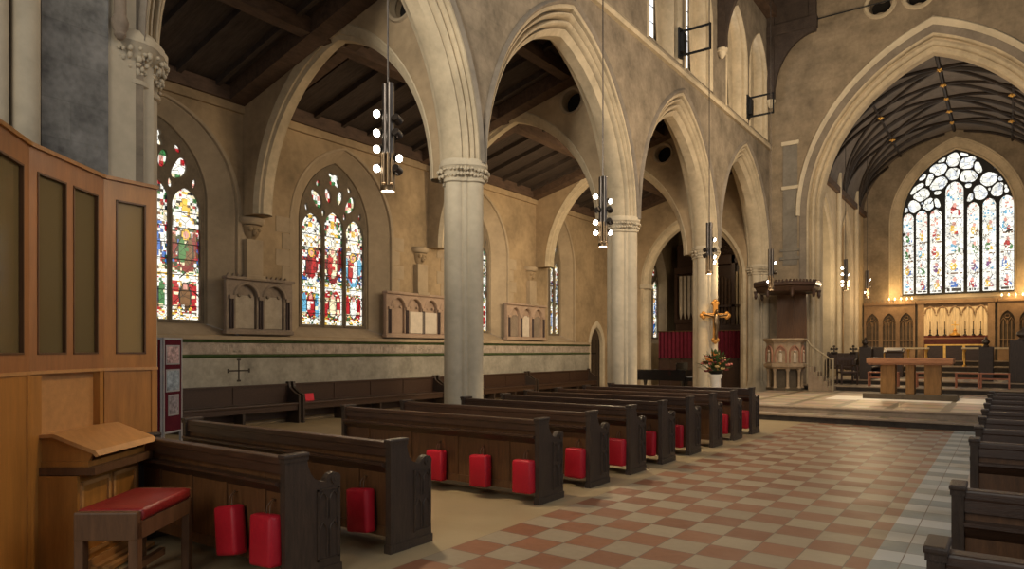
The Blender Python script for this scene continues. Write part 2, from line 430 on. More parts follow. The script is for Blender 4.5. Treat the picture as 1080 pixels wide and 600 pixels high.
for i in range(4):
    c, hi = half(i, .36); c, ho = half(i, .06)
    inn, out = arch(c, hi, ZS, ZI, 18), arch(c, ho, ZS, ZO, 18)
    MB().loft(inn, out, PROF2, fX).build('arch_moulding', 'stone_arch', wall, smooth=35)
    h = [(.98, .40), (1.03, .46), (1.10, .485), (1.17, .46), (1.22, .40)]
    MB().loft(inn, out, h, fX).build('hood_mould', 'stone_hood', wall, smooth=35)
# sill course and clerestory recesses
s = MB(); s.prism([(-.0, 9.02), (.50, 9.02), (.52, 9.12), (.40, 9.30), (0, 9.30)], lambda a, b, n: (PX + a, n, b), 2.5, 26.2)
s.build('string_course', 'stone_arch', wall)
for c in CL:
    inn, out = arch(c, .22, 12.2, 12.75, 10, 9.8), arch(c, 1.02, 11.3, 12.85, 10, 9.32)
    q = MB(); q.loft(inn, out, [(0, .02), (.25, .05), (.27, .02), (.60, .03), (.68, .12), (.70, .22), (.78, .30), (.84, .29), (.86, .22), (.90, .22), (.91, .36), (.97, .42), (1.04, .44), (1.10, .405)], fX)
    q.face([fX(a, b, n) for a, b, n in ((c - .22, 9.8, .02), (c + .22, 9.8, .02), (c + 1.02, 9.25, .42), (c - 1.02, 9.25, .42))])
    q.build('clerestory_splay', 'stone_arch', wall, smooth=30)
for k, c in enumerate(CL):
    g = struct(MB().prism(arch(c, .24, 12.2, 12.78, 6, 9.78), fX, -.07, -.03).build('window_%d' % (6 + k), 'glass_white'))
    lb = MB()
    for z in [9.8 + .42 * j for j in range(1, 7)]: lb.box(PX - .03, PX - .015, c - .22, c + .22, z - .012, z + .012)
    lb.build('glazing_bars', 'lead_dark', g)
# grey jamb shafts of the opening nearest the camera
q = MB()
for y, r in ((2.02, .13), (2.22, .09), (2.44, .11)): q.cyl((PX + .42, y, 0), (PX + .42, y, 9.0), r, n=20)
q.build('wall_shaft', 'stone_pale', wall, smooth=40)
struct(MB().box(PX + .4, PX + .43, 2.56, 3.13, 0, 9.0).build('trim_1', 'stone_grey'))

# ---------------- piers
def lobed(k=1., n=112):
    cs = [(.215 * math.cos(a), .215 * math.sin(a), .168) for a in (0, PI / 2, PI, 3 * PI / 2)]
    cs += [(.258 * math.cos(a), .258 * math.sin(a), .05) for a in (PI / 4, 3 * PI / 4, 5 * PI / 4, 7 * PI / 4)]
    out = []
    for i in range(n):
        t = 2 * PI * i / n; best = .19
        for x, y, r in cs:
            p = x * math.cos(t) + y * math.sin(t); d2 = x * x + y * y - p * p
            if d2 < r * r: best = max(best, p + math.sqrt(r * r - d2))
        out.append((k * best * math.cos(t), k * best * math.sin(t)))
    return out
def cap_rings(prof):
    rs = []
    for k, z, soft in prof:
        L = lobed(1.)
        R = []
        for x, y in L:
            r = math.hypot(x, y); rr = r * (1 - soft) + .40 * soft
            R.append((x / r * rr * k, y / r * rr * k, z))
        rs.append(R)
    return rs
def make_pier(label):
    t = thing('stone_pier', label, 'pier', (PX, 0, 0))
    L = lobed()
    MB().rings([[(x, y, z) for x, y in L] for z in (.5, ZS - .3)]).build('shaft', 'stone_pale', t, smooth=40)
    MB().rings(cap_rings([(1.14, 0, .8), (1.14, .28, .8), (1.08, .34, .6), (1.09, .40, .4), (1.05, .46, .3), (1.0, .52, 0)])).build('base', 'stone_pale', t, smooth=40)
    MB().rings(cap_rings([(1., ZS - .32, 0), (1.07, ZS - .30, .1), (1.07, ZS - .26, .1), (1.0, ZS - .24, .1), (1.02, ZS - .16, .2), (1.12, ZS - .06, .5), (1.14, ZS - .05, .6), (1.14, ZS + .01, .6), (1.07, ZS + .06, .6)])).build('capital', 'stone_pale', t, smooth=40)
    f = MB(); rnd = random.Random(3)
    for i in range(46):
        a = 2 * PI * i / 46 + rnd.uniform(-.05, .05)
        for zz, rr in ((ZS - .20, .40), (ZS - .115, .425)):
            f.ball((rr * math.cos(a), rr * math.sin(a), zz + rnd.uniform(-.015, .015)), rnd.uniform(.024, .036), (1, 1, rnd.uniform(.8, 1.4)), sub=1)
    f.build('foliage_carving', 'stone_pale', t)
    return t
p1 = make_pier('clustered stone pier nearest the camera, tall foliate capital, behind the fourth and fifth pews'); p1.location.y = PY[1]
dup(p1, (PX, PY[2], 0), label='clustered stone pier with the second pendant light hanging in front of its capital')
dup(p1, (PX, PY[3], 0), label='clustered stone pier carrying the gilded crucifix with flowers at its foot')
dup(p1, (PX, PY[4] - .05, 0), label='stone half pier against the chancel wall behind the pulpit')
p0 = thing('stone_respond', 'pale stone half pier with leafy capital above the honey oak screen', 'pier', (PX, PY[0], 0))
MB().rings([[(x * 1.0, y, z) for x, y in lobed(1.)] for z in (0, ZS - .3)]).build('shaft', 'stone_pale', p0, smooth=40)
MB().box(-.395, .405, -.30, -.02, 0, 9.0).box(-.36, .36, -.25, .18, 0, ZS - .2).build('pilaster', 'stone_pale', p0)
MB().rings(cap_rings([(1., ZS - .45, 0), (1.08, ZS - .43, .1), (1.08, ZS - .39, .1), (1.0, ZS - .36, .1), (1.05, ZS - .18, .2), (1.2, ZS - .04, .5), (1.22, ZS - .03, .6), (1.22, ZS + .04, .6), (1.1, ZS + .1, .6)])).build('capital', 'stone_pale', p0, smooth=40)
f = MB(); rnd = random.Random(5)
for i in range(44):
    a = 2 * PI * i / 44 + rnd.uniform(-.06, .06)
    for zz, rr in ((ZS - .32, .39), (ZS - .25, .405), (ZS - .18, .425), (ZS - .11, .45)):
        f.ball((rr * math.cos(a), rr * math.sin(a), zz + rnd.uniform(-.03, .03)), rnd.uniform(.018, .033), (1, 1, rnd.uniform(.8, 1.8)), sub=1)
f.build('foliage_carving', 'stone_pale', p0, smooth=60)
vs = thing('vaulting_shaft', 'slender wall shaft on a small carved brown corbel beside the leafy capital', 'shaft', (-7.03, 3.22, 4.76))
MB().cyl((0, 0, .12), (0, 0, 4.3), .055).build('shaft', 'tablet', vs, smooth=40)
MB().lathe((0, 0, 0), [(.0, -.08), (.03, -.07), (.055, -.03), (.05, .0), (.07, .04), (.08, .10), (.065, .14), (.05, .17), (0, .17)], 16).build('corbel', 'tablet', vs, smooth=40)

# ---------------- chancel-arch wall
fY = planeY(26.2)
cin, cout = arch(AX, 3.46, 6.5, 11.46, 26, .3), arch(AX, 4.13, 6.5, 12.32, 26, .3)
w = MB()
hole = cout[:]
def quat(c, z, r): return ell(c, z, r, r, PI / 4, 40, 4, .16)
w.plate([(-7.9, 0)] + [(AX - 4.13, 0)] + cout + [(AX + 4.13, 0), (4.4, 0), (4.4, 17), (-7.9, 17)], [quat(x, 13.4, .36) for x in (-3.47, -2.34, -1.2, -.07)], fY, 0, .7)
cw = struct(w.build('wall_chancel_arch', 'stone_chancel'))
CP = [(0, .62), (0, .26), (.06, .20), (.16, .20), (.17, .26), (.24, .26), (.25, .17), (.30, .12), (.38, .10), (.46, .13), (.50, .22), (.55, .22), (.56, .06), (.60, .02), (.64, .0)]
MB().loft(cin, cout, [(.64, .0), (.66, .05), (.98, .03), (1., -.01)], fY).build('outer_order', 'stone_hood', cw, smooth=35)
MB().loft(cin, cout, CP, fY).build('arch_moulding', 'stone_arch', cw, smooth=35)
hin, hout = arch(AX, 4.15, 6.5, 12.36, 26), arch(AX, 4.24, 6.5, 12.52, 26)
MB().loft(hin, hout, [(-.5, .0), (.2, -.1), (.7, -.13), (1., -.09), (1.1, .0)], fY).build('hood_mould', 'stone_pale', cw, smooth=35)
q = MB()
for x in (-3.47, -2.34, -1.2, -.07):
    q.loft(ell(x, 13.4, .36, .36, 0, 28) + [(x + .36, 13.4)], ell(x, 13.4, .52, .52, 0, 28) + [(x + .52, 13.4)], [(0, .02), (.2, -.04), (.7, -.06), (1, .01)], fY)
q.build('roundel_ring', 'stone_arch', cw, smooth=35)
MB().box(-4.3, .8, 26.92, 26.98, 12.7, 14.2).build('roundel_backing', 'dark_void', cw)
q = MB()
q.box(-6.62, -6.12, 26.17, 26.2, 4.75, 9.1).box(-6.72, -6.05, 26.14, 26.2, 4.95, 5.05).box(-6.72, -6.05, 26.14, 26.2, 5.25, 5.33)
q.build('blind_panel', 'stone_blind', cw)
MB().box(-6.66, -6.06, 26.12, 26.2, 7.5, 7.62).box(-6.66, -6.06, 26.12, 26.2, 9.1, 9.24).build('panel_mould', 'stone_pale', cw)

# ---------------- aisle wall
fA = planeX(AW)
WIN = [(7.08, 1.05, 1.65), (11.7, 1.05, 1.65), (17.15, 1.05, 1.6), (22.15, .52, .98)]
w = MB()
door_hole = arch(24.85, .52, 1.85, 2.62, 8, .002)
w.plate([(-1, 0), (36, 0), (36, 9.2), (-1, 9.2)], [arch(c, ho, 4.7, 6.75, 12, 1.98) for c, hi, ho in WIN] + [door_hole, arch(31.0, 1.0, 4.7, 6.75, 12, 1.98)], fA, -.06, 0)
aw = struct(w.build('wall_aisle', 'plaster'))
for c, hi, ho in WIN + [(31.0, .98, 1.0)]:
    inn, out = arch(c, hi, 4.85, 6.42, 14, 2.25), arch(c, ho, 4.7, 6.75, 14, 1.97)
    q = MB(); q.loft(inn, out, [(-.08, -.55), (0, -.5), (.12, -.46), (.14, -.40), (.22, -.38), (.85, -.07), (.9, -.07), (.92, -.0), (1., .015), (1.05, .015), (1.07, -.01)], fA)
    q.face([fA(a, b, n) for a, b, n in ((c - hi, 2.25, -.5), (c + hi, 2.25, -.5), (c + ho, 1.97, .0), (c - ho, 1.97, .0))])
    q.build('window_splay', 'trim_stone', aw, smooth=30)
# ashlar quoins at the window jambs
q = MB()
for c, hi, ho in WIN[:3]:
    for sgn in (-1, 1):
        for k in range(7):
            z = 2.1 + .38 * k; d = .22 if k % 2 else .38
            q.box(AW - .01, AW + .012, c + sgn * (ho + .03), c + sgn * (ho + .03 + d), z, z + .36)
q.build('window_quoins', 'trim_stone', aw)
MB().box(AW, AW + .16, -1, 26.1, 7.0, 7.3).build('wall_plate', 'beam', aw)
MB().box(AW, AW + .08, -1, 26.1, 6.82, 7.0).build('cornice', 'plaster', aw)
# dado: marble, lettered band between green mouldings, pale ledge
d = struct(MB().box(AW, AW + .07, 2, 24.1, .8, 1.53).build('trim_2', 'dado'))
MB().box(AW, AW + .08, 2, 24.1, 1.57, 1.84).build('lettered_band', 'band', d)
q = MB()
for z in (1.50, 1.815): q.prism([(0, z), (.10, z), (.125, z + .03), (.10, z + .06), (0, z + .06)], lambda a, b, n: (AW + a, n, b), 2, 24.1)
q.build('green_moulding', 'green', d)
MB().box(AW, AW + .17, 2, 24.1, 1.875, 1.96, bev=.015).build('ledge', 'trim_stone', d)
q = MB(); rnd = random.Random(11); y = 8.0
while y < 24:                                  # faded, worn lettering reduced to vertical strokes
    if rnd.random() < .8:
        q.box(AW + .08, AW + .083, y, y + rnd.choice((.03, .04, .05)), 1.615, 1.615 + rnd.choice((.17, .17, .12)))
        if rnd.random() < .5: q.box(AW + .08, AW + .083, y, y + .11, *(lambda z: (z, z + .03))(rnd.choice((1.615, 1.69, 1.755))))
    y += rnd.choice((.1, .14, .16, .3))
q.build('worn_lettering', 'band_pale', d)
q = MB(); cy, cz = 8.66, 1.21
q.box(AW + .07, AW + .075, cy - .25, cy + .25, cz - .016, cz + .016).box(AW + .07, AW + .075, cy - .016, cy + .016, cz - .22, cz + .24)
for dy, dz in ((-.25, 0), (.25, 0), (0, -.22), (0, .24)): q.box(AW + .07, AW + .077, cy + dy - (.02 if dy else .045), cy + dy + (.02 if dy else .045), cz + dz - (.045 if dy else .02), cz + dz + (.045 if dy else .02))
q.build('consecration_cross', 'step_dark', d)
# side door in the aisle wall
dr = struct(MB().prism(arch(24.85, .52, 1.85, 2.62, 8, 0), fA, -.20, -.12).build('door_1', 'wood_end'))
q = MB(); q.loft(arch(24.85, .50, 1.85, 2.60, 10, 0), arch(24.85, .68, 1.85, 2.86, 10, 0), [(0, -.12), (0, .02), (.5, .05), (1, .03), (1, -.02)], fA); q.build('door_surround', 'stone_pale', dr)
q = MB()
for k in range(-2, 3): q.box(AW - .12, AW - .108, 24.85 + k * .2 - .008, 24.85 + k * .2 + .008, .05, 2.1)
for z in (.5, 1.5): q.box(AW - .12, AW - .10, 24.36, 25.0, z, z + .06)
q.build('door_strap', 'iron', dr)

# ---------------- cross arches of the aisle
def roofz(x): return 7.3 + .26 * (x - AW)
for k, y0 in enumerate(PY[1:4]):
    fT = planeY(y0)
    c, hw = -10.6, 2.62; zs, za = 4.6, 7.72
    inn, out = arch(c, hw - .18, zs, za, 18), arch(c, hw, zs, za + .3, 18)
    xr = -9.0 + .15; rr = .27
    w = MB(); w.plate([(AW, zs), (c - hw, zs)] + out + [(PX - .2, zs), (PX - .2, roofz(PX - .2)), (AW, roofz(AW))], [ell(-8.78, 7.85, rr, rr, 0, 24)], fT, -.22, .22)
    tw = struct(w.build('wall_cross_arch_%d' % (k + 1), 'plaster_x'))
    MB().loft(inn, out, [(1, -.225), (.9, -.235), (.3, -.17), (.3, -.13), (0, -.09), (0, .09), (.3, .13), (.3, .17), (.9, .235), (1, .225)], fT).build('arch_moulding', 'stone_arch', tw, smooth=35)
    MB().loft(ell(-8.78, 7.85, .25, .25, 0, 24) + [(-8.53, 7.85)], ell(-8.78, 7.85, .36, .36, 0, 24) + [(-8.42, 7.85)], [(0, -.1), (.2, -.24), (.7, -.26), (1, -.2)], fT).build('roundel_ring', 'trim_stone', tw, smooth=35)
    MB().box(-9.1, -8.45, y0 + .05, y0 + .1, 7.5, 8.2).build('roundel_shutter', 'dark_void', tw)
fT = planeY(26.2)
w = MB(); c, hw = -10.02, 2.02
w.plate([(AW, 0), (c - hw - .1, 0), (c - hw - .1, 4.3)] + arch(c, hw + .1, 4.3, 7.0, 16) + [(c + hw + .1, 0), (PX - .35, 0), (PX - .35, 9.2), (AW, 9.2)], [], fT, -.25, .25)
ew = struct(w.build('wall_aisle_east', 'plaster_x'))
MB().loft(arch(c, hw - .15, 4.3, 6.7, 16, 0), arch(c, hw + .12, 4.3, 7.02, 16, 0), [(1, -.255), (.6, -.27), (.5, -.18), (.2, -.16), (0, -.1), (0, .2)], fT).build('arch_moulding', 'stone_arch', ew, smooth=35)
MB().box(c - hw - .14, c - hw + .24, 25.9, 26.4, 4.16, 4.34, bev=.04).build('impost', 'stone_pale', ew)

# ---------------- aisle roof
ca = MB(); ca.prism([(AW - .1, roofz(AW - .1)), (PX, roofz(PX)), (PX, roofz(PX) + .12), (AW - .1, roofz(AW - .1) + .12)], lambda a, b, n: (a, n, b), -1, 26.2)
ca = struct(ca.build('ceiling_aisle', 'roof'))
def slope_beam(x0, x1, y0, y1, dz): return MB().prism([(x0, roofz(x0) - dz), (x1, roofz(x1) - dz), (x1, roofz(x1)), (x0, roofz(x0))], lambda a, b, n: (a, n, b), y0, y1)
y = 1.4
while y < 26:
    if min(abs(y - p) for p in PY) > .45: slope_beam(AW, PX - .4, y - .05, y + .05, .13).build('rafter', 'roof', ca)
    y += .84
for p in PY:
    slope_beam(AW, PX - .4, p - .62, p - .23, .34).build('principal_rafter', 'beam', ca)
    if p < 26: slope_beam(AW, PX - .4, p + .23, p + .50, .30).build('principal_rafter', 'beam', ca)
for x in (-10.9, -8.7): MB().prism([(x - .13, roofz(x) - .32), (x + .13, roofz(x) - .30), (x + .13, roofz(x)), (x - .13, roofz(x))], lambda a, b, n: (a, n, b), -1, 26.1).build('purlin', 'beam', ca)

# ---------------- nave roof with hammer-beam trusses
cn = MB()
cn.prism([(PX, 14.0), (AX, 19.0), (4.4, 14.0), (4.4, 14.2), (AX, 19.2), (PX, 14.2)], lambda a, b, n: (a, n, b), -1, 26.2)
cn = struct(cn.build('ceiling_nave', 'roof'))
MB().box(PX + .0, PX + .75, -1, 26.2, 13.75, 14.1).build('wall_plate', 'beam', cn)
def truss(y0):
    t = thing('roof_truss', '', 'truss', (0, y0, 0))
    f = lambda a, b, n: (a, n, b)
    MB().box(-7.08, -6.84, -.11, .11, 10.75, 14.0).build('wall_post', 'roof', t)
    arc = [(-6.84 + 1.42 * (1 - math.cos(a)), 10.9 + 2.0 * math.sin(a)) for a in [PI / 2 * i / 12 for i in range(13)]]
    MB().prism(arc + [(-5.42, 13.15), (-6.9, 13.15), (-6.9, 10.9)], f, -.07, .07).build('curved_brace', 'roof', t)
    MB().box(-7.1, -5.38, -.13, .13, 13.05, 13.45, bev=.03).build('hammer_beam', 'roof', t)
    MB().prism([(-5.66, 13.4), (-5.42, 13.4), (-5.42, 15.9), (-5.66, 15.6)], f, -.10, .10).build('hammer_post', 'roof', t)
    MB().cyl((-5.4, 0, 13.3), (1.55, 0, 13.3), .022, n=8).build('tie_rod', 'iron', t)
    MB().lathe((-6.98, 0, 0), [(0, 10.48), (.05, 10.5), (.11, 10.6), (.13, 10.67), (.17, 10.69), (.17, 10.77), (0, 10.77)], 16).build('corbel', 'stone_pale', t, smooth=40)
    MB().prism([(-7.1, 13.42), (-5.6, 13.42), (-5.6, 15.75), (-7.1, 14.25)], f, -.03, .03).build('spandrel_boarding', 'roof', t)
    return t
t1 = truss(25.9); t1['label'] = 'dark hammer-beam roof truss against the chancel arch wall, curved brace on stone corbel'
dup(t1, (0, 20.62, 0), label='dark roof truss wall post between the second and third clerestory recesses')
# ---------------- chancel shell
fC = planeX(-5.7)
cin = [(28.9, 1.45), (33.2, 1.45)]
w = MB(); w.plate([(26.9, .2), (37.6, .2), (37.6, 12), (26.9, 12)], [arch(c, h + .25, 5.2, 7.75, 12, .62) for c, h in cin], fC, -.95, 0)
cl = struct(w.build('wall_chancel_left', 'stone_arch'))
for c, h in cin:
    MB().loft(arch(c, h, 5.2, 7.45, 14, .62), arch(c, h + .27, 5.2, 7.8, 14, .62), [(0, -.95), (0, -.12), (.3, -.05), (.35, -.1), (.55, -.1), (.6, .0), (1, .02)], fC).build('arch_moulding', 'stone_pale', cl, smooth=35)
MB().box(-7.3, -7.2, 26.9, 37.6, .2, 9).build('wall_chancel_passage', 'stone_hood').__setitem__('kind', 'structure')  # dark stone puts the shade behind the chancel arches into the colour
q = MB()
for y in (31.05, 35.1): q.cyl((-5.62, y, .6), (-5.62, y, 9.), .10, n=16)
q.build('wall_shaft', 'stone_pale', cl, smooth=40)
MB().box(-5.7, -5.55, 26.9, 37.5, 8.15, 8.4).build('cornice', 'beam', cl)
struct(MB().box(1.84, 2.1, 26.9, 37.6, .2, 12).build('wall_chancel_right', 'stone_chancel'))
va = arch(AX, 3.77, 8.2, 11.78, 22)
v = MB(); v.rings([[(a, y, b) for a, b in va] for y in (26.9, 37.6)], closed=False)
v.rings([[(a, y, b) for a, b in arch(AX, 3.9, 8.2, 11.9, 22)] for y in (26.9, 37.6)], closed=False)
vault = struct(v.build('ceiling_chancel', 'vault', smooth=40))
n_va = len(va) - 1
def on_vault(s, y, off=.03):
    s = max(0., min(2., s)); u = s / 2 * n_va; i = min(int(u), n_va - 1); f_ = u - i
    a = va[i][0] * (1 - f_) + va[i + 1][0] * f_; b = va[i][1] * (1 - f_) + va[i + 1][1] * f_
    dx, dz = AX - a, 7.5 - b; l = math.hypot(dx, dz)
    return (a + dx / l * off, y, b + dz / l * off)
for ys in (25.4, 28.9, 32.4, 35.9):
    for k in (-4, -2, 0, 2, 4):
        for side in (0, 1):
            pts = []
            for i in range(17):
                s_ = i / 16; y = ys + .875 * k * s_ ** 1.15
                if 26.93 < y < 37.55: pts.append(on_vault(s_ if side == 0 else 2 - s_, y))
            if len(pts) > 3: MB().tube(pts, .10 if k == 0 else .07, 6).build('vault_rib', 'vault_rib', vault, smooth=40)
for s_ in (.62, 1.38): MB().tube([on_vault(s_, 26.95 + 10.55 * i / 20) for i in range(21)], .05, 6).build('vault_rib', 'vault_rib', vault, smooth=40)
MB().tube([on_vault(1, 26.95), on_vault(1, 37.5)], .07, 6).build('ridge_rib', 'vault_rib', vault)
for s_, ks in ((1., [27.15 + 1.75 * k for k in range(6)]), (.62, (27.15, 30.65, 34.15)), (1.38, (27.15, 30.65, 34.15))):
    for y in ks:
        p = on_vault(s_, y, .1); q = MB()
        for j in range(6):
            q.ball((p[0] + .08 * math.cos(j * PI / 3), p[1] + .08 * math.sin(j * PI / 3), p[2]), .055, (1, 1, .8), 1)
        q.ball(p, .075, (1, 1, 1.2), 1).build('gilded_boss', 'gold', vault, smooth=60)

# ---------------- windows
def glass(name, f, n, poly_test, a0, a1, z0, z1, step, paint, m):
    bm = bmesh.new(); cl_ = bm.loops.layers.float_color.new('Col')
    na, nz = int((a1 - a0) / step), int((z1 - z0) / step); V = {}
    def vert(i, j):
        if (i, j) not in V: V[(i, j)] = bm.verts.new(f(a0 + (a1 - a0) * i / na, z0 + (z1 - z0) * j / nz, n))
        return V[(i, j)]
    for i in range(na):
        for j in range(nz):
            a, z = a0 + (a1 - a0) * (i + .5) / na, z0 + (z1 - z0) * (j + .5) / nz
            if not poly_test(a, z): continue
            c = paint(a, z)
            fc = bm.faces.new((vert(i, j), vert(i + 1, j), vert(i + 1, j + 1), vert(i, j + 1)))
            for l in fc.loops: l[cl_] = (*c, 1)
    me = bpy.data.meshes.new(name); bm.to_mesh(me); bm.free(); me.materials.append(M[m])
    o = bpy.data.objects.new(name, me); COL.objects.link(o); return o
WHITE = (.92, .90, .80); CREAM = (.85, .72, .45); YEL = (.75, .45, .05); RED = (.42, .015, .02); DRED = (.18, .01, .015); BLUE = (.03, .13, .42); SKY = (.12, .38, .55)
GRN = (.04, .17, .05); DGRN = (.02, .06, .025); BRN = (.15, .07, .025); PINK = (.7, .32, .25); BLK = (.01, .01, .012); PUR = (.16, .04, .16)
def hsh(*k):
    x = math.sin(sum(v * w for v, w in zip(k, (12.9898, 78.233, 37.719, 4.581)))) * 43758.5453
    return x - math.floor(x)
def inE(x, z, cx, cz, rx, rz): return ((x - cx) / rx) ** 2 + ((z - cz) / rz) ** 2 < 1
def figures(u, z, seed, robes):
    """one lancet: u -1..1 across, z 0..1 up. canopy / saint / band / small scene / inscription"""
    h = lambda i, s=9., t=30.: hsh(math.floor(u * s / 2), math.floor(z * t), seed + i)
    if z > .985 or z < .012: return WHITE
    if z > .70:                                             # pale canopy work
        if abs(u) < .16 and z > .78: return (YEL if hsh(math.floor(z * 40), seed) > .5 else WHITE)
        r = h(1, 11, 42)
        if abs(u) < (.97 - z) * 3.2: return WHITE if r < .68 else CREAM if r < .82 else YEL if r < .90 else BRN
        return WHITE if r < .40 else CREAM if r < .6 else GRN if r < .72 else RED if r < .8 else BLK
    if z > .365:
        zz = (z - .365) / .335
        sh = .22 * (hsh(seed, 1) - .5); r0 = robes[int(seed) % len(robes)]; r1 = robes[int(seed + 1) % len(robes)]; r2 = robes[int(seed + 2) % len(robes)]
        if inE(u, zz, sh, .86, .17, .075): return PINK
        if inE(u, zz, sh, .87, .30, .125): return YEL if hsh(seed, 3) > .4 else CREAM
        if inE(u, zz, sh, .87, .36, .145): return BLK
        if inE(u, zz, sh - .12, .50, .40, .34) and u - sh < -.02 + .35 * (zz - .4): return r0 if h(2, 7, 34) > .07 else CREAM
        if inE(u, zz, sh + .08, .52, .42, .34): return r1 if h(3, 7, 34) > .08 else r0
        if inE(u, zz, sh + .05, .26, .50, .24): return r2 if h(4, 8, 34) > .1 else WHITE
        if inE(u, zz, sh, .47, .60, .42): return BLK
        if inE(u, zz, .72, .66, .22, .28) or inE(u, zz, -.74, .58, .22, .3): return r2 if h(5, 8, 34) > .2 else r1
        if inE(u, zz, .70, .88, .16, .07) or inE(u, zz, -.72, .84, .16, .07): return PINK
        r = h(6, 12, 60)
        if zz < .12: return GRN if r < .3 else BRN if r < .5 else CREAM if r < .75 else WHITE
        return DGRN if r < .25 else BLUE if r < .4 else WHITE if r < .58 else BRN if r < .72 else RED if r < .85 else BLK
    if z > .325: return WHITE if h(7, 14, 60) > .25 else YEL
    if z > .065:
        zz = (z - .065) / .26; r0 = robes[int(seed + 1) % len(robes)]; r1 = robes[int(seed + 3) % len(robes)]
        if abs(u) > .88 or zz > .95: return WHITE
        if inE(u, zz, .05, .78, .15, .10): return PINK
        if inE(u, zz, .05, .45, .36, .36): return r0 if h(8, 8, 40) > .1 else WHITE
        if inE(u, zz, .05, .47, .44, .42): return BLK
        if inE(u, zz, -.6, .5, .28, .4) or inE(u, zz, .66, .46, .26, .38): return r1 if h(9, 8, 40) > .15 else CREAM
        r = h(10, 12, 70)
        return RED if r < .28 else GRN if r < .45 else WHITE if r < .66 else BRN if r < .8 else YEL
    return WHITE if h(11, 16, 90) > .35 else YEL if h(12, 16, 90) > .3 else DGRN
def tracery_paint(a, z, seed):
    r = hsh(math.floor(a * 9), math.floor(z * 9), seed)
    return WHITE if r < .52 else PINK if r < .62 else RED if r < .74 else CREAM if r < .88 else GRN
def lancet(c, hw, zb, zs, za, n=7): return arch(c, hw, zs, za, n, zb)
def aisle_window(num, c, hw, palette, seed):
    fW = planeX(AW); zb = 2.25
    S = hw / 1.05
    lights = [(-.69 * S, .31 * S, 5.08), (0, .31 * S, 5.20), (.69 * S, .31 * S, 5.08)]
    outer = arch(c, hw + .03, 4.85, 6.45, 16, zb - .02)
    holes = [lancet(c + x, w_, zb + .05, zt - .42, zt) for x, w_, zt in lights]
    E_ = lambda x, z, ra, rb, rot=0, lob=0, amp=.2: ell(c + x * S, z, ra * S, rb, rot, 20, lob, amp)
    holes += [E_(-.54, 5.46, .135, .25, .5, 3, .08), E_(.54, 5.46, .135, .25, -.5, 3, .08), E_(0, 6.03, .15, .19, PI / 4, 4, .28),
              E_(-.19, 5.60, .095, .19, .22), E_(.19, 5.60, .095, .19, -.22), E_(-.50, 5.86, .06, .09, -.4), E_(.50, 5.86, .06, .09, .4), E_(-.86, 5.20, .045, .10, .2), E_(.86, 5.20, .045, .10, -.2),
              E_(-.345, 5.13, .05, .10), E_(.345, 5.13, .05, .10)]
    fr = struct(MB().plate(outer, holes, fW, -.56, -.44).build('window_%d' % num, 'mullion'))
    q = MB()
    for x in (-.345 * S, .345 * S): q.prism([(c + x - .04, -.44), (c + x - .015, -.40), (c + x + .015, -.40), (c + x + .04, -.44)], lambda a, b, n: (AW + b, a, n), zb, 4.7)
    q.build('mullion', 'mullion', fr)
    def paint(a, z):
        x = a - c
        for k, (lx, w_, zt) in enumerate(lights):
            if abs(x - lx) < w_ + .03 and z < zt + .05: return figures(max(-1, min(1, (x - lx) / w_)), (z - zb) / (zt - zb), seed + k * 3.7 + .3, palette)
        return tracery_paint(a, z, seed)
    top = arch(c, hw, 4.85, 6.42, 16, zb)
    def inside(a, z):
        if z < 4.85: return abs(a - c) < hw
        R = 6.42 - 4.85; r = (hw * hw + R * R) / (2 * hw); 
        if R / hw < 1.15: return True
        return math.hypot(abs(a - c) + r - hw, z - 4.85) < r
    g = glass('stained_glass', fW, -.52, inside, c - hw, c + hw, zb, 6.42, .03, paint, 'glass_aisle'); g.parent = fr
    q = MB()
    for x, w_, zt in lights:
        for j in range(1, 8): q.box(AW - .515, AW - .50, c + x - w_, c + x + w_, zb + j * .33 - .008, zb + j * .33 + .008)
    q.build('saddle_bar', 'lead_dark', fr)
aisle_window(1, WIN[0][0], 1.05, [RED, BLUE, WHITE, GRN, BRN, DRED], 2.)
aisle_window(2, WIN[1][0], 1.05, [RED, WHITE, SKY, RED, CREAM, DRED], 5.)
aisle_window(3, WIN[2][0], 1.05, [BLUE, WHITE, GRN, WHITE, RED], 9.)
aisle_window(4, WIN[3][0], .52, [BLUE, WHITE, DGRN, WHITE, BRN], 13.)
aisle_window(5, 31.0, .98, [WHITE, BLUE, WHITE, DGRN], 17.)

# great east window
fE = planeY(37.5); WC = -1.88; EB, ES, EA = 4.33, 7.85, 10.95; EH = 2.2
ec = lambda x: WC + (x - 331) / 82.3
ez = lambda y: EB + (540 - y) / 70.2
w = MB(); w.plate([(-5.75, .3), (1.9, .3), (1.9, 12), (-5.75, 12)], [arch(WC, EH + .42, ES - .2, EA + .45, 20, EB - .25)], fE, 0, .1)
we = struct(w.build('wall_east', 'stone_chancel'))
einn, eout = arch(WC, EH - .02, ES, EA, 20, EB - .1), arch(WC, EH + .45, ES - .2, EA + .48, 20, EB - .28)
q = MB(); q.loft(einn, eout, [(0, .42), (0, .3), (.15, .24), (.2, .28), (.35, .26), (.9, .02), (1., -.02), (1.1, -.03), (1.12, .01)], fE)
q.face([fE(a, b, n) for a, b, n in ((WC - EH, EB - .05, .4), (WC + EH, EB - .05, .4), (WC + EH + .4, EB - .27, .0), (WC - EH - .4, EB - .27, .0))])
q.build('window_splay', 'stone_arch', we, smooth=30)
spans = [(155, 190, 266), (198, 237, 262), (245, 284, 262), (297, 355, 178), (367, 405, 250), (415, 455, 240), (467, 510, 238)]
spans = [(155, 191, 268), (199, 237, 262), (246, 285, 262), (297, 355, 178), (367, 405, 252), (415, 455, 244), (467, 509, 240)]
holes = []; L7 = []
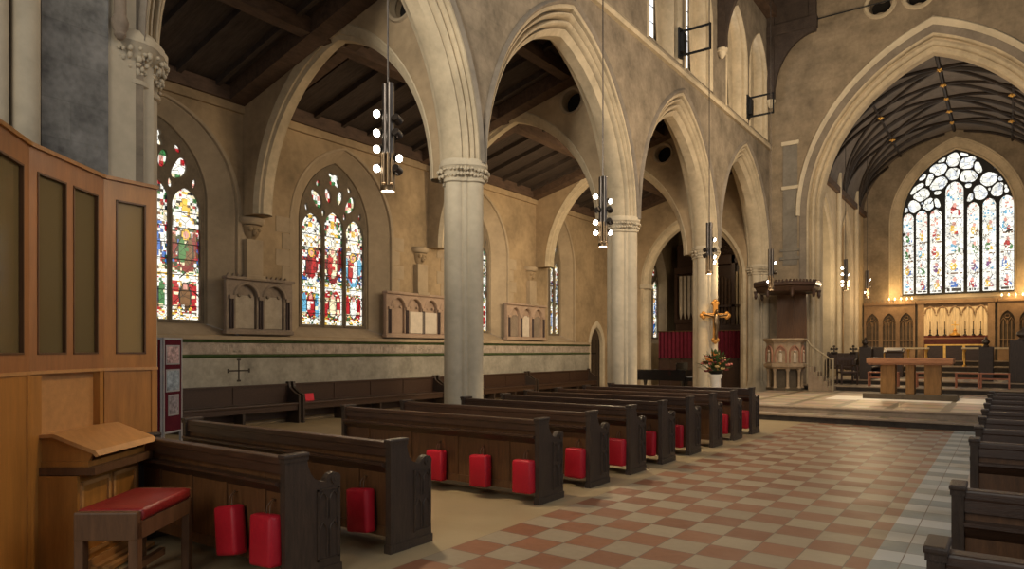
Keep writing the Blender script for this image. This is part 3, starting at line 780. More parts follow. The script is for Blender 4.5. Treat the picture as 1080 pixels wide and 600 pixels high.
for x0, x1, yt in spans:
    c, hw = (ec(x0) + ec(x1)) / 2, (ec(x1) - ec(x0)) / 2; zt = ez(yt)
    holes.append(lancet(c, hw, EB + .02, zt - hw * 1.3, zt)); L7.append((c, hw, zt))
tr = [(217, 212, 21, 20, 0, 4), (194, 246, 17, 18, 0, 4), (239, 243, 17, 18, 0, 4), (166, 258, 7, 9, 0, 0), (219, 238, 5, 6, 0, 0), (269, 243, 8, 14, .3, 0),
      (437, 188, 22, 21, 0, 4), (408, 222, 18, 19, 0, 4), (460, 216, 18, 19, 0, 4), (487, 218, 9, 12, 0, 0), (436, 214, 6, 7, 0, 0), (377, 236, 8, 13, -.3, 0),
      (322, 104, 20, 24, 0, 4), (276, 131, 24, 17, .3, 4), (369, 121, 25, 18, .3, 4), (276, 179, 25, 15, .55, 4), (368, 165, 24, 16, -.45, 4), (322, 152, 20, 19, .2, 6),
      (284, 101, 16, 10, .6, 0), (358, 91, 19, 10, -.55, 0), (246, 160, 9, 20, -.35, 3), (398, 138, 9, 20, .35, 3), (200, 189, 27, 8, .65, 0), (219, 150, 13, 9, .7, 0), (451, 150, 30, 9, -.55, 0), (424, 116, 15, 10, -.6, 0),
      (271, 208, 10, 7, 0, 0), (370, 196, 9, 7, 0, 0), (468, 187, 9, 7, -.6, 0)]
cells = [(ec(x), ez(y), rx / 82.3, ry / 70.2, rot) for x, y, rx, ry, rot, lob in tr]
def ndist(c_, a, z):
    dx, dz = a - c_[0], z - c_[1]; co_, si_ = math.cos(c_[4]), math.sin(c_[4])
    return math.hypot((dx * co_ + dz * si_) / c_[2], (-dx * si_ + dz * co_) / c_[3])
def e_free(a, z, m_):
    if z > ES:
        R = EA - ES; r = (EH * EH + R * R) / (2 * EH)
        if math.hypot(abs(a - WC) + r - EH, z - ES) > r - m_: return False
    elif abs(a - WC) > EH - m_: return False
    return not any(abs(a - c) < hw + m_ and z < zt - 1.3 * hw + m_ or math.hypot((a - c) / (hw + m_), (z - (zt - 1.3 * hw)) / (1.3 * hw + m_)) < 1 for c, hw, zt in L7)
for c_ in cells:                                # stone bars of even width between neighbouring tracery lights
    poly = []
    for i in range(22):
        t_ = 2 * PI * i / 22; r = .02
        while r < .75:
            a, z = c_[0] + r * math.cos(t_), c_[1] + r * math.sin(t_); d0 = ndist(c_, a, z)
            if d0 > 1.5 or not e_free(a, z, .05) or any(ndist(o_, a, z) < d0 for o_ in cells if o_ is not c_): break
            r += .015
        poly.append(max(.015, r - .045))
    sm = [(poly[i - 1] + 2 * poly[i] + poly[(i + 1) % 22]) / 4 for i in range(22)]
    sm = [min(x_, y_ + .01) for x_, y_ in zip(sm, poly)]
    holes.append([(c_[0] + r_ * math.cos(2 * PI * i / 22), c_[1] + r_ * math.sin(2 * PI * i / 22)) for i, r_ in enumerate(sm)])
fr = struct(MB().plate(arch(WC, EH + .02, ES, EA + .02, 22, EB - .06), holes, fE, .34, .46).build('window_10', 'lead_dark'))  # stone tracery in black: its backlit shade is put into the colour
def paint_e(a, z):
    for k, (c, hw, zt) in enumerate(L7):
        if abs(a - c) < hw + .03 and z < zt + .05:
            u, v_ = (a - c) / hw, (z - EB) / (zt - EB)
            if v_ < .05: return BLK if (abs(v_ - .028) < .012 and abs(u) < .8 and hsh(math.floor(u * 8), k) > .25) else WHITE
            if abs(u) > .9: return WHITE
            n_ = 5 if k != 3 else 6
            row = math.floor(v_ * n_); fz = v_ * n_ - row
            if row >= n_ - 1: return WHITE if hsh(math.floor(u * 4), math.floor(v_ * 60), k) > .18 else (PINK if hsh(k, math.floor(v_ * 30)) > .5 else SKY)
            pal = [RED, BLUE, SKY, YEL, GRN, BRN, PUR, RED, BLUE, YEL]
            c0, c1 = pal[int(hsh(k, row, 1) * 10)], pal[int(hsh(k, row, 2) * 10)]
            sx = .5 * (hsh(k, row, 3) - .5); d_ = hsh(math.floor(u * 5), math.floor(v_ * 70), k)
            if inE(u, fz, sx, .72, .22, .12): return PINK
            if inE(u, fz, sx - .1, .45, .42, .24) and d_ > .35: return c0
            if inE(u, fz, sx + .3, .32, .4, .17) and d_ > .4: return c1
            if abs(fz - .05) < .04 and d_ > .5: return BRN
            if d_ > .88: return (.35, .38, .4)
            return WHITE
    return WHITE if hsh(math.floor(a * 7), math.floor(z * 7), 4) > .16 else (.65, .68, .72)
def inside_e(a, z):
    if z < ES: return abs(a - WC) < EH
    R = EA - ES; r = (EH * EH + R * R) / (2 * EH)
    return math.hypot(abs(a - WC) + r - EH, z - ES) < r
g = glass('stained_glass', fE, .42, inside_e, WC - EH, WC + EH, EB, EA, .036, paint_e, 'glass_east'); g.parent = fr

# ---------------- organ chapel beyond the aisle
struct(MB().box(AW, PX + 1.6, 33.5, 33.7, 0, 9.2).build('wall_organ_chapel', 'plaster_x'))
struct(MB().box(AW, -6.85, 26.45, 33.6, 8.4, 8.5).build('ceiling_organ_chapel', 'roof'))
# ================================================================== THINGS
ORD = ['first', 'second', 'third', 'fourth', 'fifth', 'sixth', 'seventh', 'eighth', 'ninth', 'tenth']
# ---------------- pews (origin: aisle-side back corner on the floor; runs to -x, faces +y)
def make_pew(L=3.15, sgn=-1):
    t = thing('church_pew', '', 'pew')
    f = lambda a, b, n: (n, a, b)
    X = lambda a: sgn * a
    def bx(q, x0, x1, *r, **k): return q.box(min(X(x0), X(x1)), max(X(x0), X(x1)), *r, **k)
    q = bx(MB(), .06, L - .05, .03, .065, .12, .86)
    bx(q, .06, L - .05, .02, .075, .12, .20)
    for k in range(4): bx(q, .06 + (L - .15) * (k + .5) / 4 - .018, .06 + (L - .15) * (k + .5) / 4 + .018, .018, .075, .2, .74)
    q.build('back_panel', 'wood_back', t)
    bx(MB(), .05, L - .04, -.005, .09, .845, .90, bev=.012).box(min(X(.05), X(L - .04)), max(X(.05), X(L - .04)), .0, .085, .78, .846).build('top_rail', 'wood', t)
    q = MB(); q.prism([(-.06, .735), (.03, .735), (.03, .64), (.005, .66), (-.035, .70), (-.06, .715)], f, min(X(.06), X(L - .05)), max(X(.06), X(L - .05)))
    q.build('book_ledge', 'wood', t)
    bx(MB(), .06, L - .05, .06, .44, .41, .45, bev=.01).build('seat', 'wood', t)
    bx(MB(), .06, L - .05, .36, .39, .10, .41).build('seat_front', 'wood', t)
    prof = [(0, 0), (0, .90), (.185, .90), (.185, .865), (.195, .82), (.215, .77), (.25, .725), (.30, .70), (.345, .695), (.36, .715), (.385, .74), (.43, .752), (.47, .735), (.485, .70), (.485, 0)]
    for e in (0, L - .05):
        q = MB(); q.prism([(a - .02, b) for a, b in prof], f, min(X(e), X(e + .058)), max(X(e), X(e + .058)))
        q.box(min(X(e - .012), X(e + .07)), max(X(e - .012), X(e + .07)), -.035, .18, .895, .925, bev=.01)
        q.box(min(X(e - .006), X(e + .064)), max(X(e - .006), X(e + .064)), -.028, .173, .87, .897)
        q.box(min(X(e - .008), X(e + .066)), max(X(e - .008), X(e + .066)), -.03, .475, 0, .07)
        en = q.build('pew_end', 'wood_end', t)
        q = MB(); q.cyl((X(e - .012), .415, .705), (X(e + .07), .415, .705), .042, n=14); q.cyl((X(e - .018), .415, .705), (X(e + .076), .415, .705), .02, n=10)
        q.build('carved_scroll', 'wood_end', en, smooth=40)
        q = MB(); s = 0 if e == 0 else 1
        xx0, xx1 = (X(e), X(e - .010)) if e == 0 else (X(e + .058), X(e + .068))
        lo, hi = min(xx0, xx1), max(xx0, xx1)
        fr = lambda y0, y1, z0, z1: (q.box(lo, hi, y0, y1, z0, z0 + .012), q.box(lo, hi, y0, y1, z1 - .012, z1), q.box(lo, hi, y0, y0 + .012, z0, z1), q.box(lo, hi, y1 - .012, y1, z0, z1))
        fr(.25, .45, .12, .64); 
        side = (hi, 1) if hi > max(X(e), X(e + .058)) + 1e-6 else (lo, -1)
        for yc in (.302, .398):
            for w0, z0, zt in ((.040, .14, .40), (.040, .42, .62)):
                q.loft(arch(yc, w0 - .010, zt - .075, zt - .012, 5, z0), arch(yc, w0, zt - .075, zt, 5, z0), [(0, -.009), (.3, 0), (.7, 0), (1, -.009)], lambda a, b, n: (side[0] + side[1] * n, a, b))
        q.build('carved_tracery', 'wood_end', en)
    return t
rows = [2.96, 3.96, 6.14, 7.24, 8.32, 9.36, 10.42, 11.48, 12.58, 13.70]
desc = ['dark oak pew beside the organ bench, two red hassocks hung on its back', 'dark oak pew second from the organ bench, one red hassock near its aisle end',
        'dark oak pew just beyond the bare stone gap, three red hassocks on its back']
desc += ['%s dark oak pew beyond the bare stone gap in the left block' % ORD[k] for k in range(1, 7)]
desc += ['farthest dark oak pew of the left block, nearest the platform step']
pew = make_pew(); pew_near = make_pew(2.10); pew_short = make_pew(2.90)
for i, y in enumerate(rows):
    L_loc = (-4.04, y, 0)
    p = pew_near if i == 0 else pew if i == 1 else pew_short if i == 4 else dup(pew_short if i == 5 else pew)
    p.location = L_loc
    p['label'] = desc[i]; p['group'] = 'pews left of the passage'
rrows = [3.0, 4.42, 6.8, 7.95, 9.1, 10.25, 11.4, 12.55, 13.7, 14.85]
pr = make_pew(3.2, 1)
for i, y in enumerate(rrows):
    p = pr if i == 0 else dup(pr)
    p.location = (-.24, y, 0)
    p['label'] = ['dark pew cut off at the bottom right corner, only its rounded arm end showing', 'dark pew at the right edge, second from the camera, before the gap', 'dark pew at the right edge, first behind the gap in the right block'][i] if i < 3 else \
        ('farthest dark pew of the right block, nearest the platform' if i == 9 else '%s dark pew behind the gap in the right block' % ORD[i - 2])
    p['group'] = 'pews right of the passage'
# red hassocks hung from the pew backs
def make_hassock():
    t = thing('kneeler_hassock', '', 'hassock', group='red hassocks hung on the pew backs')
    q = MB(); q.box(-.125, .125, -.115, 0, -.36, 0, bev=.032)
    c = q.build('cushion', 'hassock', t, smooth=60)
    q = MB(); q.tube([(.03, -.05, -.005), (.028, -.045, .05), (.02, -.02, .085), (.01, .0, .095), (0, -.02, .085), (-.008, -.045, .05), (-.01, -.05, -.005)], .0045, 6)
    q.build('hanging_loop', 'oak_brown', t, smooth=60)
    MB().tube([(.01, .03, .095), (.01, -.01, .09), (.01, -.016, .105)], .005, 6).build('hook', 'brass', t)
    return t
hk = make_hassock()
HS = [(0, -4.68, -.2, 'tilted red hassock on the pew by the organ bench, left of its pair'), (0, -4.22, -.06, 'red hassock on the back of the pew by the organ bench, right of its pair'),
      (1, -4.37, -.10, 'red hassock hung alone on the second pew from the organ bench'),
      (2, -5.48, -.03, 'leftmost of three red hassocks on the first pew past the gap'), (2, -4.82, -.05, 'middle of three red hassocks on the first pew past the gap'), (2, -4.22, -.03, 'rightmost of three red hassocks on the first pew past the gap'),
      (3, -4.22, 0, 'red hassock on the second pew past the gap'), (4, -4.22, 0, 'red hassock on the third pew past the gap'), (5, -4.25, 0, 'red hassock on the fourth pew past the gap'),
      (6, -4.26, 0, 'red hassock on the fifth pew past the gap'), (8, -4.26, 0, 'red hassock on the seventh pew past the gap'), (9, -4.22, 0, 'red hassock on the farthest pew of the left block')]
for i, (r, x, tl, lab) in enumerate(HS):
    o = hk if i == 0 else dup(hk)
    o.location = (x, rows[r] + .012, .47 if r > 1 else .50); o.rotation_euler = (-.06, tl, .0); o['label'] = lab

# ---------------- pendant lights
def make_pendant(heads, seed):
    """origin at the bottom lens; tubular pendant with small swivel spotlights"""
    t = thing('pendant_light', '', 'lamp')
    MB().cyl((0, 0, 1.2), (0, 0, 12.4), .011, n=8).build('hanging_rod', 'steel', t)
    q = MB()
    for dx in (-.034, .034): q.cyl((dx, 0, .36), (dx, 0, 1.2), .042, n=16)
    q.cyl((0, .03, .36), (0, .03, 1.18), .05, n=16)
    q.build('body_tube', 'steel', t, smooth=40)
    q = MB()
    for k in range(8):
        a = 2 * PI * k / 8; q.cyl((.062 * math.cos(a), .062 * math.sin(a), .06 if k % 2 else .09), (.062 * math.cos(a), .062 * math.sin(a), .42), .02, n=10)
    q.build('brass_tubes', 'brass', t, smooth=40)
    q = MB(); q.rings([[(r * math.cos(2 * PI * k / 20), r * math.sin(2 * PI * k / 20), z) for k in range(20)] for r, z in ((.07, .07), (.085, .05), (.085, .0), (.075, .0), (.07, .06))], cap=False)
    c = q.build('bottom_collar', 'brass', t, smooth=40)
    MB().cyl((0, 0, .012), (0, 0, .02), .073, n=20).build('lens', 'white_led', c)
    ca, sa = math.cos(TH), math.sin(TH)
    for k, (side, z, lit) in enumerate(heads):
        d = Vector((ca, sa, 0)) * side                       # along the nave wall, left or right of the tube
        n = (d * .55 + Vector((.62, -.45, -.35))).normalized() if lit else (d * .5 + Vector((-.6, .5, -.3))).normalized()
        c0 = Vector((0, 0, z)) + d * .125
        q = MB(); q.cyl(c0 - n * .09, c0, .042, .052, n=16); q.cyl(Vector((0, 0, z)), c0 - n * .05, .012, n=8)
        h = q.build('spotlight_head', 'steel', t, smooth=40)
        if lit: MB().cyl(c0 + n * .001, c0 + n * .006, .041, n=16).build('spotlight_lens', 'white_led', h)
    return t
TH = math.atan(521 / 725)
H1 = [(-1, .87, 1), (-1, .655, 1), (-1, .475, 1), (-1, .26, 1), (1, .37, 1), (1, .78, 0), (1, .62, 0), (1, .22, 0)]
H2 = [(-1, .86, 1), (1, .78, 1), (-1, .42, 1), (-1, .24, 1), (1, .24, 1), (1, .62, 0), (1, .42, 0), (-1, .62, 0)]
H3 = [(1, .80, 1), (1, .40, 1), (1, .28, 1), (-1, .55, 0), (1, .55, 0), (-1, .42, 0)]
H4 = [(1, .80, 1), (-.6, .25, 1), (1, .5, 0)]
lab = ['pendant spotlight cluster nearest the camera, hanging in front of the first big arch', 'pendant spotlight cluster hanging in front of the middle pier capital', 'pendant spotlight cluster hanging above the gilded crucifix', 'pendant spotlight cluster hanging over the pulpit canopy']
for i, (y, hd) in enumerate(((5.42, H1), (10.46, H2), (15.65, H3), (20.8, H4))):
    p = make_pendant(hd, i); p.location = (-5.6, y, 3.42); p['label'] = lab[i]; p['group'] = 'pendant lights'
H5 = [(-1, .85, 1), (-1, .62, 1), (-1, .35, 1), (1, .6, 1), (1, .35, 1), (-1, .2, 1), (1, .2, 1)]
p = make_pendant(H5, 5); p.location = (-5.0, 28.9, 3.95); p['label'] = 'pendant spotlight cluster over the choir chairs, the fuller of the two in the chancel'; p['group'] = 'pendant lights'
for c in p.children:
    if c.name.startswith('hanging_rod'): c.scale.z = .45; c.location.z = .66
p = make_pendant(H4, 6); p.location = (-4.95, 33.6, 3.95); p['label'] = 'slim pendant light farthest off, beside the east wall of the chancel'; p['group'] = 'pendant lights'
for c in p.children:
    if c.name.startswith('hanging_rod'): c.scale.z = .45; c.location.z = .66

# ---------------- honey-oak organ console
P = [Vector(p) for p in ((-4.95, 1.42), (-5.62, 1.96), (-6.18, 2.70), (-6.21, 3.16))]
oc = thing('organ_console', 'honey oak organ console behind a tall glazed screen, sloping desk lid closed', 'organ', (0, 0, 0))
def facet(a, b):
    d = (b - a); l = d.length; d = d / l; n = Vector((d.y, -d.x))
    if n.dot(-((a + b) / 2)) < 0: n = -n
    return lambda u, z, w: (a.x + d.x * u + n.x * w, a.y + d.y * u + n.y * w, z), l
def fbox(q, f, u0, u1, z0, z1, w0, w1): return q.prism([(u0, z0), (u1, z0), (u1, z1), (u0, z1)], f, w0, w1)
ZB, ZL, ZT = 0., 1.49, 3.10
for k, (a, b) in enumerate(zip(P, P[1:])):
    f, l = facet(a, b)
    wood = 'oak_red' if k < 2 else 'oak'
    st = .10 if k != 1 else .085
    n_l = 2 if k == 1 else 1
    q = MB(); lt = (l - st * (n_l + 1)) / n_l
    outer = [(0, ZL), (l, ZL), (l, ZT), (0, ZT)]
    hs = [[(st + i * (lt + st), ZL + .13), (st + i * (lt + st) + lt, ZL + .13), (st + i * (lt + st) + lt, ZT - .16), (st + i * (lt + st), ZT - .16)] for i in range(n_l)]
    q.plate(outer, hs, f, -.045, 0)
    fr = q.build('screen_frame', wood, oc)
    for i, hl in enumerate(hs):
        fbox(MB(), f, hl[0][0], hl[1][0], hl[0][1], hl[2][1], -.03, -.024).build('glass_pane', 'tan_glass' if k == 2 else 'panel_glass', fr)
        q = MB()
        for j in (0, 1):
            x = hl[0][0] if j == 0 else hl[1][0] - .014
            fbox(q, f, x, x + .014, hl[0][1], hl[2][1], -.02, .006)
        fbox(q, f, hl[0][0], hl[1][0], hl[2][1] - .014, hl[2][1], -.02, .006); fbox(q, f, hl[0][0], hl[1][0], hl[0][1], hl[0][1] + .014, -.02, .006)
        q.build('glazing_bead', 'oak_brown', fr)
    fbox(MB(), f, -.01, l + .01, ZT, ZT + .03, -.06, .02).build('top_rail', 'oak', oc)
    fbox(MB(), f, -.005, l + .005, ZL - .012, ZL + .012, -.04, .014).build('ledge_strip', 'oak_pale', oc)
    if k != 1:
        q = MB(); fbox(q, f, 0, l, ZB, ZL - .01, -.045, 0); fbox(q, f, .0, .05, ZB, ZL - .01, 0, .008); fbox(q, f, l - .05, l, ZB, ZL - .01, 0, .008)
        q.build('lower_panel', 'oak', oc)
f, l = facet(P[1], P[2])
q = MB(); fbox(q, f, 0, .13, ZB, ZL - .01, -.045, 0); fbox(q, f, l - .06, l, ZB, ZL - .01, -.045, 0); q.build('lower_panel', 'oak', oc)
q = MB(); fbox(q, f, .13, l - .06, .75, ZL - .01, -.075, -.055); q.build('music_desk_back', 'oak_pale', oc)
q = MB(); fbox(q, f, .10, .13, .75, ZL, -.1, -.045); fbox(q, f, l - .06, l - .03, .75, ZL, -.1, -.045); fbox(q, f, .1, l - .03, .76, .79, -.1, 0); q.build('recess_lining', 'oak', oc)
# desk: body, projecting table with sloping lid, front panelling
q = MB(); fbox(q, f, .09, l + .02, .0, .74, 0, .28)
q.build('pedestal', 'oak', oc)
q = MB()
for u0, u1 in ((.12, .50), (.54, .90)):
    for a, b, c_, d in ((u0, u1, .14, .17), (u0, u1, .66, .69), (u0, u0 + .03, .14, .69), (u1 - .03, u1, .14, .69)): fbox(q, f, a, b, c_, d, .28, .295)
fbox(q, f, .09, l + .02, .0, .10, .28, .305)
q.build('pedestal_moulding', 'oak_pale', oc)
q = MB(); fbox(q, f, .10, l + .02, .745, .80, -.04, .40); q.build('key_table', 'oak_brown', oc)
q = MB(); fbox(q, f, .12, l + .0, .80, .84, -.04, .34); q.build('key_cheek', 'oak', oc)
g = lambda a, b, n: f(n, b, a)
q = MB(); q.prism([(-.06, 1.03), (.10, 1.045), (.40, .925), (.43, .885), (.405, .875), (.385, .90), (.09, 1.02), (-.06, 1.005)], g, .10, l + .03); q.build('sloping_lid', 'oak_pale', oc, smooth=30)
q = MB(); q.prism([(-.04, .84), (.34, .84), (.37, .90), (.09, 1.02), (-.04, 1.0)], g, .13, .16); q.build('desk_cheek', 'oak', oc); q = MB(); q.prism([(-.04, .84), (.34, .84), (.37, .90), (.09, 1.02), (-.04, 1.0)], g, l - .03, l); q.build('desk_cheek', 'oak', oc)
q = MB()
for k in range(2): fbox(q, f, .2, l - .05, .02, .05, .31 + .09 * k, .36 + .09 * k)
q.build('pedal_rail', 'oak_pale', oc)
# organ bench
ob = thing('organ_bench', 'low brown oak organ bench with red leather padded top, beside the honey oak console', 'bench', (-4.87, 2.35, 0), math.atan2(.797, -.603) - PI / 2 + PI / 2)
a, b = .40, .20
for sx in (-1, 1):
    for sy in (-1, 1): MB().box(sx * (a - .065), sx * a, sy * (b - .06), sy * b, 0, .56, bev=.008).build('leg', 'oak_brown', ob)
q = MB(); q.box(-a, a, -b, -b + .035, .44, .555, bev=.006).box(-a, a, b - .035, b, .44, .555, bev=.006); q.build('apron', 'oak_brown', ob)
q = MB()
for sx in (-1, 1): MB().box(sx * (a + .005), sx * (a - .05), -b, b, .44, .625, bev=.012).build('end_rail', 'oak_brown', ob)
q = MB(); q.box(-a + .05, a - .05, -b - .012, b + .012, .555, .635, bev=.03); q.build('padded_top', 'leather', ob, smooth=60)
MB().box(-a + .05, a - .05, -.02, .02, .14, .19).build('stretcher', 'oak_brown', ob)

# ---------------- display board
db = thing('display_board', 'folding maroon display board with pinned photographs, behind the honey oak screen', 'board', (-8.96, 4.64, 0), 2.09)
for k, (x0, x1, rz) in enumerate(((-.62, -.02, -.9), (0, .40, 0))):
    R = Matrix.Rotation(rz, 4, 'Z') if k == 0 else Matrix.Identity(4)
    q = MB(); q.box(x0, x1, -.012, .012, .56, 1.80, rot=R); p = q.build('felt_panel', 'maroon', db)
    q = MB()
    for bx in ((x0, x1, 1.79, 1.82), (x0, x1, .55, .575), (x0 - .012, x0 + .012, .02, 1.82), (x1 - .012, x1 + .012, .02, 1.82)): q.box(bx[0], bx[1], -.018, .018, bx[2], bx[3], rot=R)
    q.build('frame', 'frame_white', p)
    for j, (xa, xb, z0, z1, mm) in enumerate(((x0 + .04, x0 + .34, 1.48, 1.75, 'photo_b'), (x0 + .06, x0 + .36, 1.14, 1.42, 'photo_c'), (x0 + .08, x0 + .33, .88, 1.10, 'photo_a')) if k == 0 else ((.04, .35, 1.46, 1.72, 'photo_b'), (.04, .35, 1.10, 1.40, 'photo_c'), (.09, .33, .72 + .06, 1.06, 'photo_a'))):
        MB().box(xa, xb, -.017, -.013, z0, z1, rot=R).build('photograph_mount', 'frame_white', p)
        MB().box(xa + .02, xb - .02, -.020, -.017, z0 + .02, z1 - .02, rot=R).build('photograph', mm, p)

# ---------------- benches along the aisle wall
def wall_bench(y0, y1, label):
    t = thing('wall_bench', label, 'bench', (AW + .075, y0, 0)); L = y1 - y0
    q = MB(); q.box(.0, .04, .05, L - .05, .10, .86); n = max(2, int(L / 1.1))
    for k in range(n + 1): q.box(.04, .055, .05 + (L - .14) * k / n, .09 + (L - .14) * k / n, .48, .84)
    q.box(0, .075, 0, L, .845, .885); q.build('back_panel', 'wood', t)
    MB().box(.02, .46, .04, L - .04, .42, .465, bev=.012).build('seat', 'wood', t)
    MB().box(.40, .43, .06, L - .06, .30, .42).build('seat_rail', 'wood', t)
    for yy in (0, L - .06): MB().prism([(0, 0), (.47, 0), (.47, .62), (.42, .66), (.36, .66), (.25, .72), (.12, .80), (.10, .93), (0, .93)], lambda a, b, m: (a, m, b), yy, yy + .06).build('bench_end', 'wood_end', t)
    for k in range(1, n): MB().box(.10, .42, L * k / n - .03, L * k / n + .03, 0, .42).build('support', 'wood_end', t)
    return t
wall_bench(7.1, 9.92, 'dark wooden bench against the aisle wall, under the painted cross, beside the display board')
wall_bench(9.98, 14.9, 'dark wooden bench against the aisle wall holding a small red card')
wall_bench(15.0, 19.6, 'dark wooden bench against the aisle wall, just right of the nearest pier')
wall_bench(19.7, 24.0, 'dark wooden bench against the aisle wall, farthest one, ending before the side door')
rc = MB().box(0, .01, -.12, .12, 0, .17, rot=Matrix.Rotation(-.2, 4, 'Y')).build('red_card', 'card', loc=(AW + .22, 10.42, .466))
tag(rc, 'small bright red card propped on the bench under the stained window', 'card')

# ---------------- wall corbels carrying the cross arches
def corbel(y, label):
    t = thing('stone_corbel', label, 'corbel', (AW, y, 4.04))
    H = lambda r, z: [(max(0, r * math.cos(a)), r * 1.1 * math.sin(a), z) for a in [-PI / 2 + PI * k / 12 for k in range(13)]]
    MB().rings([H(.02, .0), H(.08, .06), H(.15, .16), H(.18, .3), H(.20, .36)]).build('carved_block', 'plaster', t, smooth=50)
    MB().rings([H(.22, .38), H(.26, .42), H(.27, .46), H(.27, .52), H(.22, .54)]).build('abacus', 'trim_stone', t, smooth=40)
    q = MB()
    q.ball((.16, 0, .2), .075, (1, .9, 1.2)); q.ball((.23, 0, .19), .02); q.ball((.14, -.1, .28), .06); q.ball((.14, .1, .28), .06); q.ball((.16, 0, .3), .06, (1, 1.3, .7))
    q.build('carved_head', 'plaster', t, smooth=60)
    MB().box(0, .16, -.2, .2, -.8, .05, bev=.01).box(0, .22, -.24, .24, -.83, -.74, bev=.02).build('pilaster_strip', 'trim_stone', t)
    return t
corbel(PY[1] - .02, 'carved stone head corbel left of the second stained window')
corbel(14.37, 'carved stone head corbel just left of the nearest pier')
corbel(19.98, 'carved stone head corbel between the nearest and middle piers')

# ---------------- arcaded wall tablets
def tablet(y0, y1, n, label, m, panels, top_z=3.18, crest=False):
    t = thing('memorial_tablet', label, 'memorial', (AW, y0, 2.0)); W = y1 - y0; H = top_z - 2.0
    f = lambda a, b, k: (k, a, b)
    bay = (W - .24) / n; cs = [.12 + bay * (i + .5) for i in range(n)]
    hs = [arch(c, bay * .36, .70 * H, .92 * H, 7, .12) for c in cs]
    q = MB(); q.plate([(0, 0), (W, 0), (W, H * 1.0), (0, H * 1.0)], hs, f, .04, .13); q.build('arcade_frame', m, t)
    MB().box(0, .04, .02, W - .02, .02, H - .02).build('back_slab', m, t)
    q = MB(); q.box(0, .20, -.04, W + .04, H, H + .07, bev=.02)
    MB().box(0, .17, -.03, W + .03, 0, .09, bev=.02).build('sill', m, t)
    if crest:
        for k in range(int(W / .12)): q.prism([(.12 * k + .02, H + .06), (.12 * k + .10, H + .06), (.12 * k + .06, H + .13)], f, .06, .12)
    q.build('cornice', m, t)
    q = MB()
    for c, hgt in zip(cs, hs):
        q.loft(arch(c, bay * .355, .70 * H, .915 * H, 8), arch(c, bay * .46, .70 * H, .99 * H, 8), [(0, .12), (.2, .16), (.6, .16), (1, .13)], f)
        for sg in (-1, 1): q.ball((.09, c + sg * bay * .2, .72 * H), .05, (.7, 1, 1), 1)
    q.build('arch_moulding', m, t, smooth=40)
    for i in range(n + 1):
        yy = .12 + bay * i
        q = MB()
        for d in (-.03, .03): q.cyl((.145, yy + d, .12), (.145, yy + d, .64 * H), .022, n=10)
        q.build('colonnette', 'colonnette', t, smooth=40)
        MB().box(.10, .19, yy - .07, yy + .07, .64 * H, .71 * H, bev=.012).build('capital', m, t)
    for i0, i1, z1, mm in panels:
        ya, yb = cs[i0] - bay * .34, cs[i1] + bay * .34
        MB().box(.04, .07 if i0 == i1 else .15, ya, yb, .13, z1 * H, bev=.008).build('inscription_panel', mm, t)
    return t
tablet(8.33, 9.99, 2, 'dark carved stone tablet of two pointed arches with spiked cresting, left of the second window', 'tablet', [(0, 0, .72, 'tablet_panel'), (1, 1, .72, 'tablet_panel')], crest=True)
tablet(12.98, 15.85, 4, 'pinkish carved stone tablet of four arches round a white marble panel', 'tablet_pink', [(0, 0, .7, 'tablet_pink'), (1, 2, .62, 'tablet_white'), (3, 3, .7, 'tablet_pink')])
tablet(18.46, 20.8, 3, 'brown carved stone tablet of three arches between the nearest and middle piers', 'tablet_pink', [(0, 0, .72, 'tablet'), (1, 1, .72, 'tablet_white'), (2, 2, .72, 'tablet')])
# ---------------- crucifix and flowers at the third pier
cr = thing('crucifix', 'gilded crucifix with carved figure fixed to the pier above the flowers', 'crucifix', (-7.06, 20.24, 1.93), .70)
w_ = .06
q = MB(); q.box(-.07, .07, -.035, .035, 0, 1.14, bev=.012).box(-.34, .34, -.035, .035, .70, .83, bev=.012)
q.build('cross_beams', 'gold_dull', cr)
q = MB()
for c in ((0, 1.13), (-.36, .765), (.36, .765), (0, 0.03)):
    q = MB()
    for dx, dz in ((0, .06), (.06, 0), (-.06, 0), (0, -.05)): q.ball((c[0] + dx, 0, c[1] + dz), .07, (1, .5, 1), 2)
    q.build('trefoil_end', 'gold_dull', cr, smooth=60)
q = MB()
q.rings([[(r * math.cos(2 * PI * k / 12) + x, -.09 + .7 * r * math.sin(2 * PI * k / 12), z) for k in range(12)] for r, x, z in ((.02, 0, .06), (.035, 0, .12), (.045, .0, .24), (.055, .02, .36), (.075, .01, .46), (.085, 0, .55), (.07, 0, .62), (.095, 0, .74), (.04, 0, .80), (.03, .0, .82))])
q.ball((.01, -.10, .88), .06, (.85, .9, 1.15))
for s_ in (-1, 1):
    q.tube([(s_ * .05, -.09, .74), (s_ * .17, -.075, .765), (s_ * .31, -.055, .79)], .026, 8); q.ball((s_ * .33, -.05, .79), .03, (1.2, .6, 1))
q.build('carved_figure', 'brass', cr, smooth=60)
fs = thing('flower_stand', 'pale stone pedestal with a metal dish in front of the crucifix pier', 'stand', (-6.62, 19.0, 0))
MB().lathe((0, 0, 0), [(0, 0), (.22, 0), (.22, .06), (.15, .12), (.14, .85), (.19, .92), (.19, .98), (0, .98)], 20).build('pedestal', 'pale_white', fs, smooth=40)
MB().lathe((0, 0, .98), [(0, 0), (.12, 0), (.2, .06), (.21, .10), (.18, .08), (0, .03)], 20).build('dish', 'iron', fs, smooth=40)
fa = thing('flower_arrangement', 'large spray of pink, cream and orange flowers with green leaves on the pale pedestal', 'flowers', (-6.62, 19.0, 1.03))
rnd = random.Random(21)
q = MB()
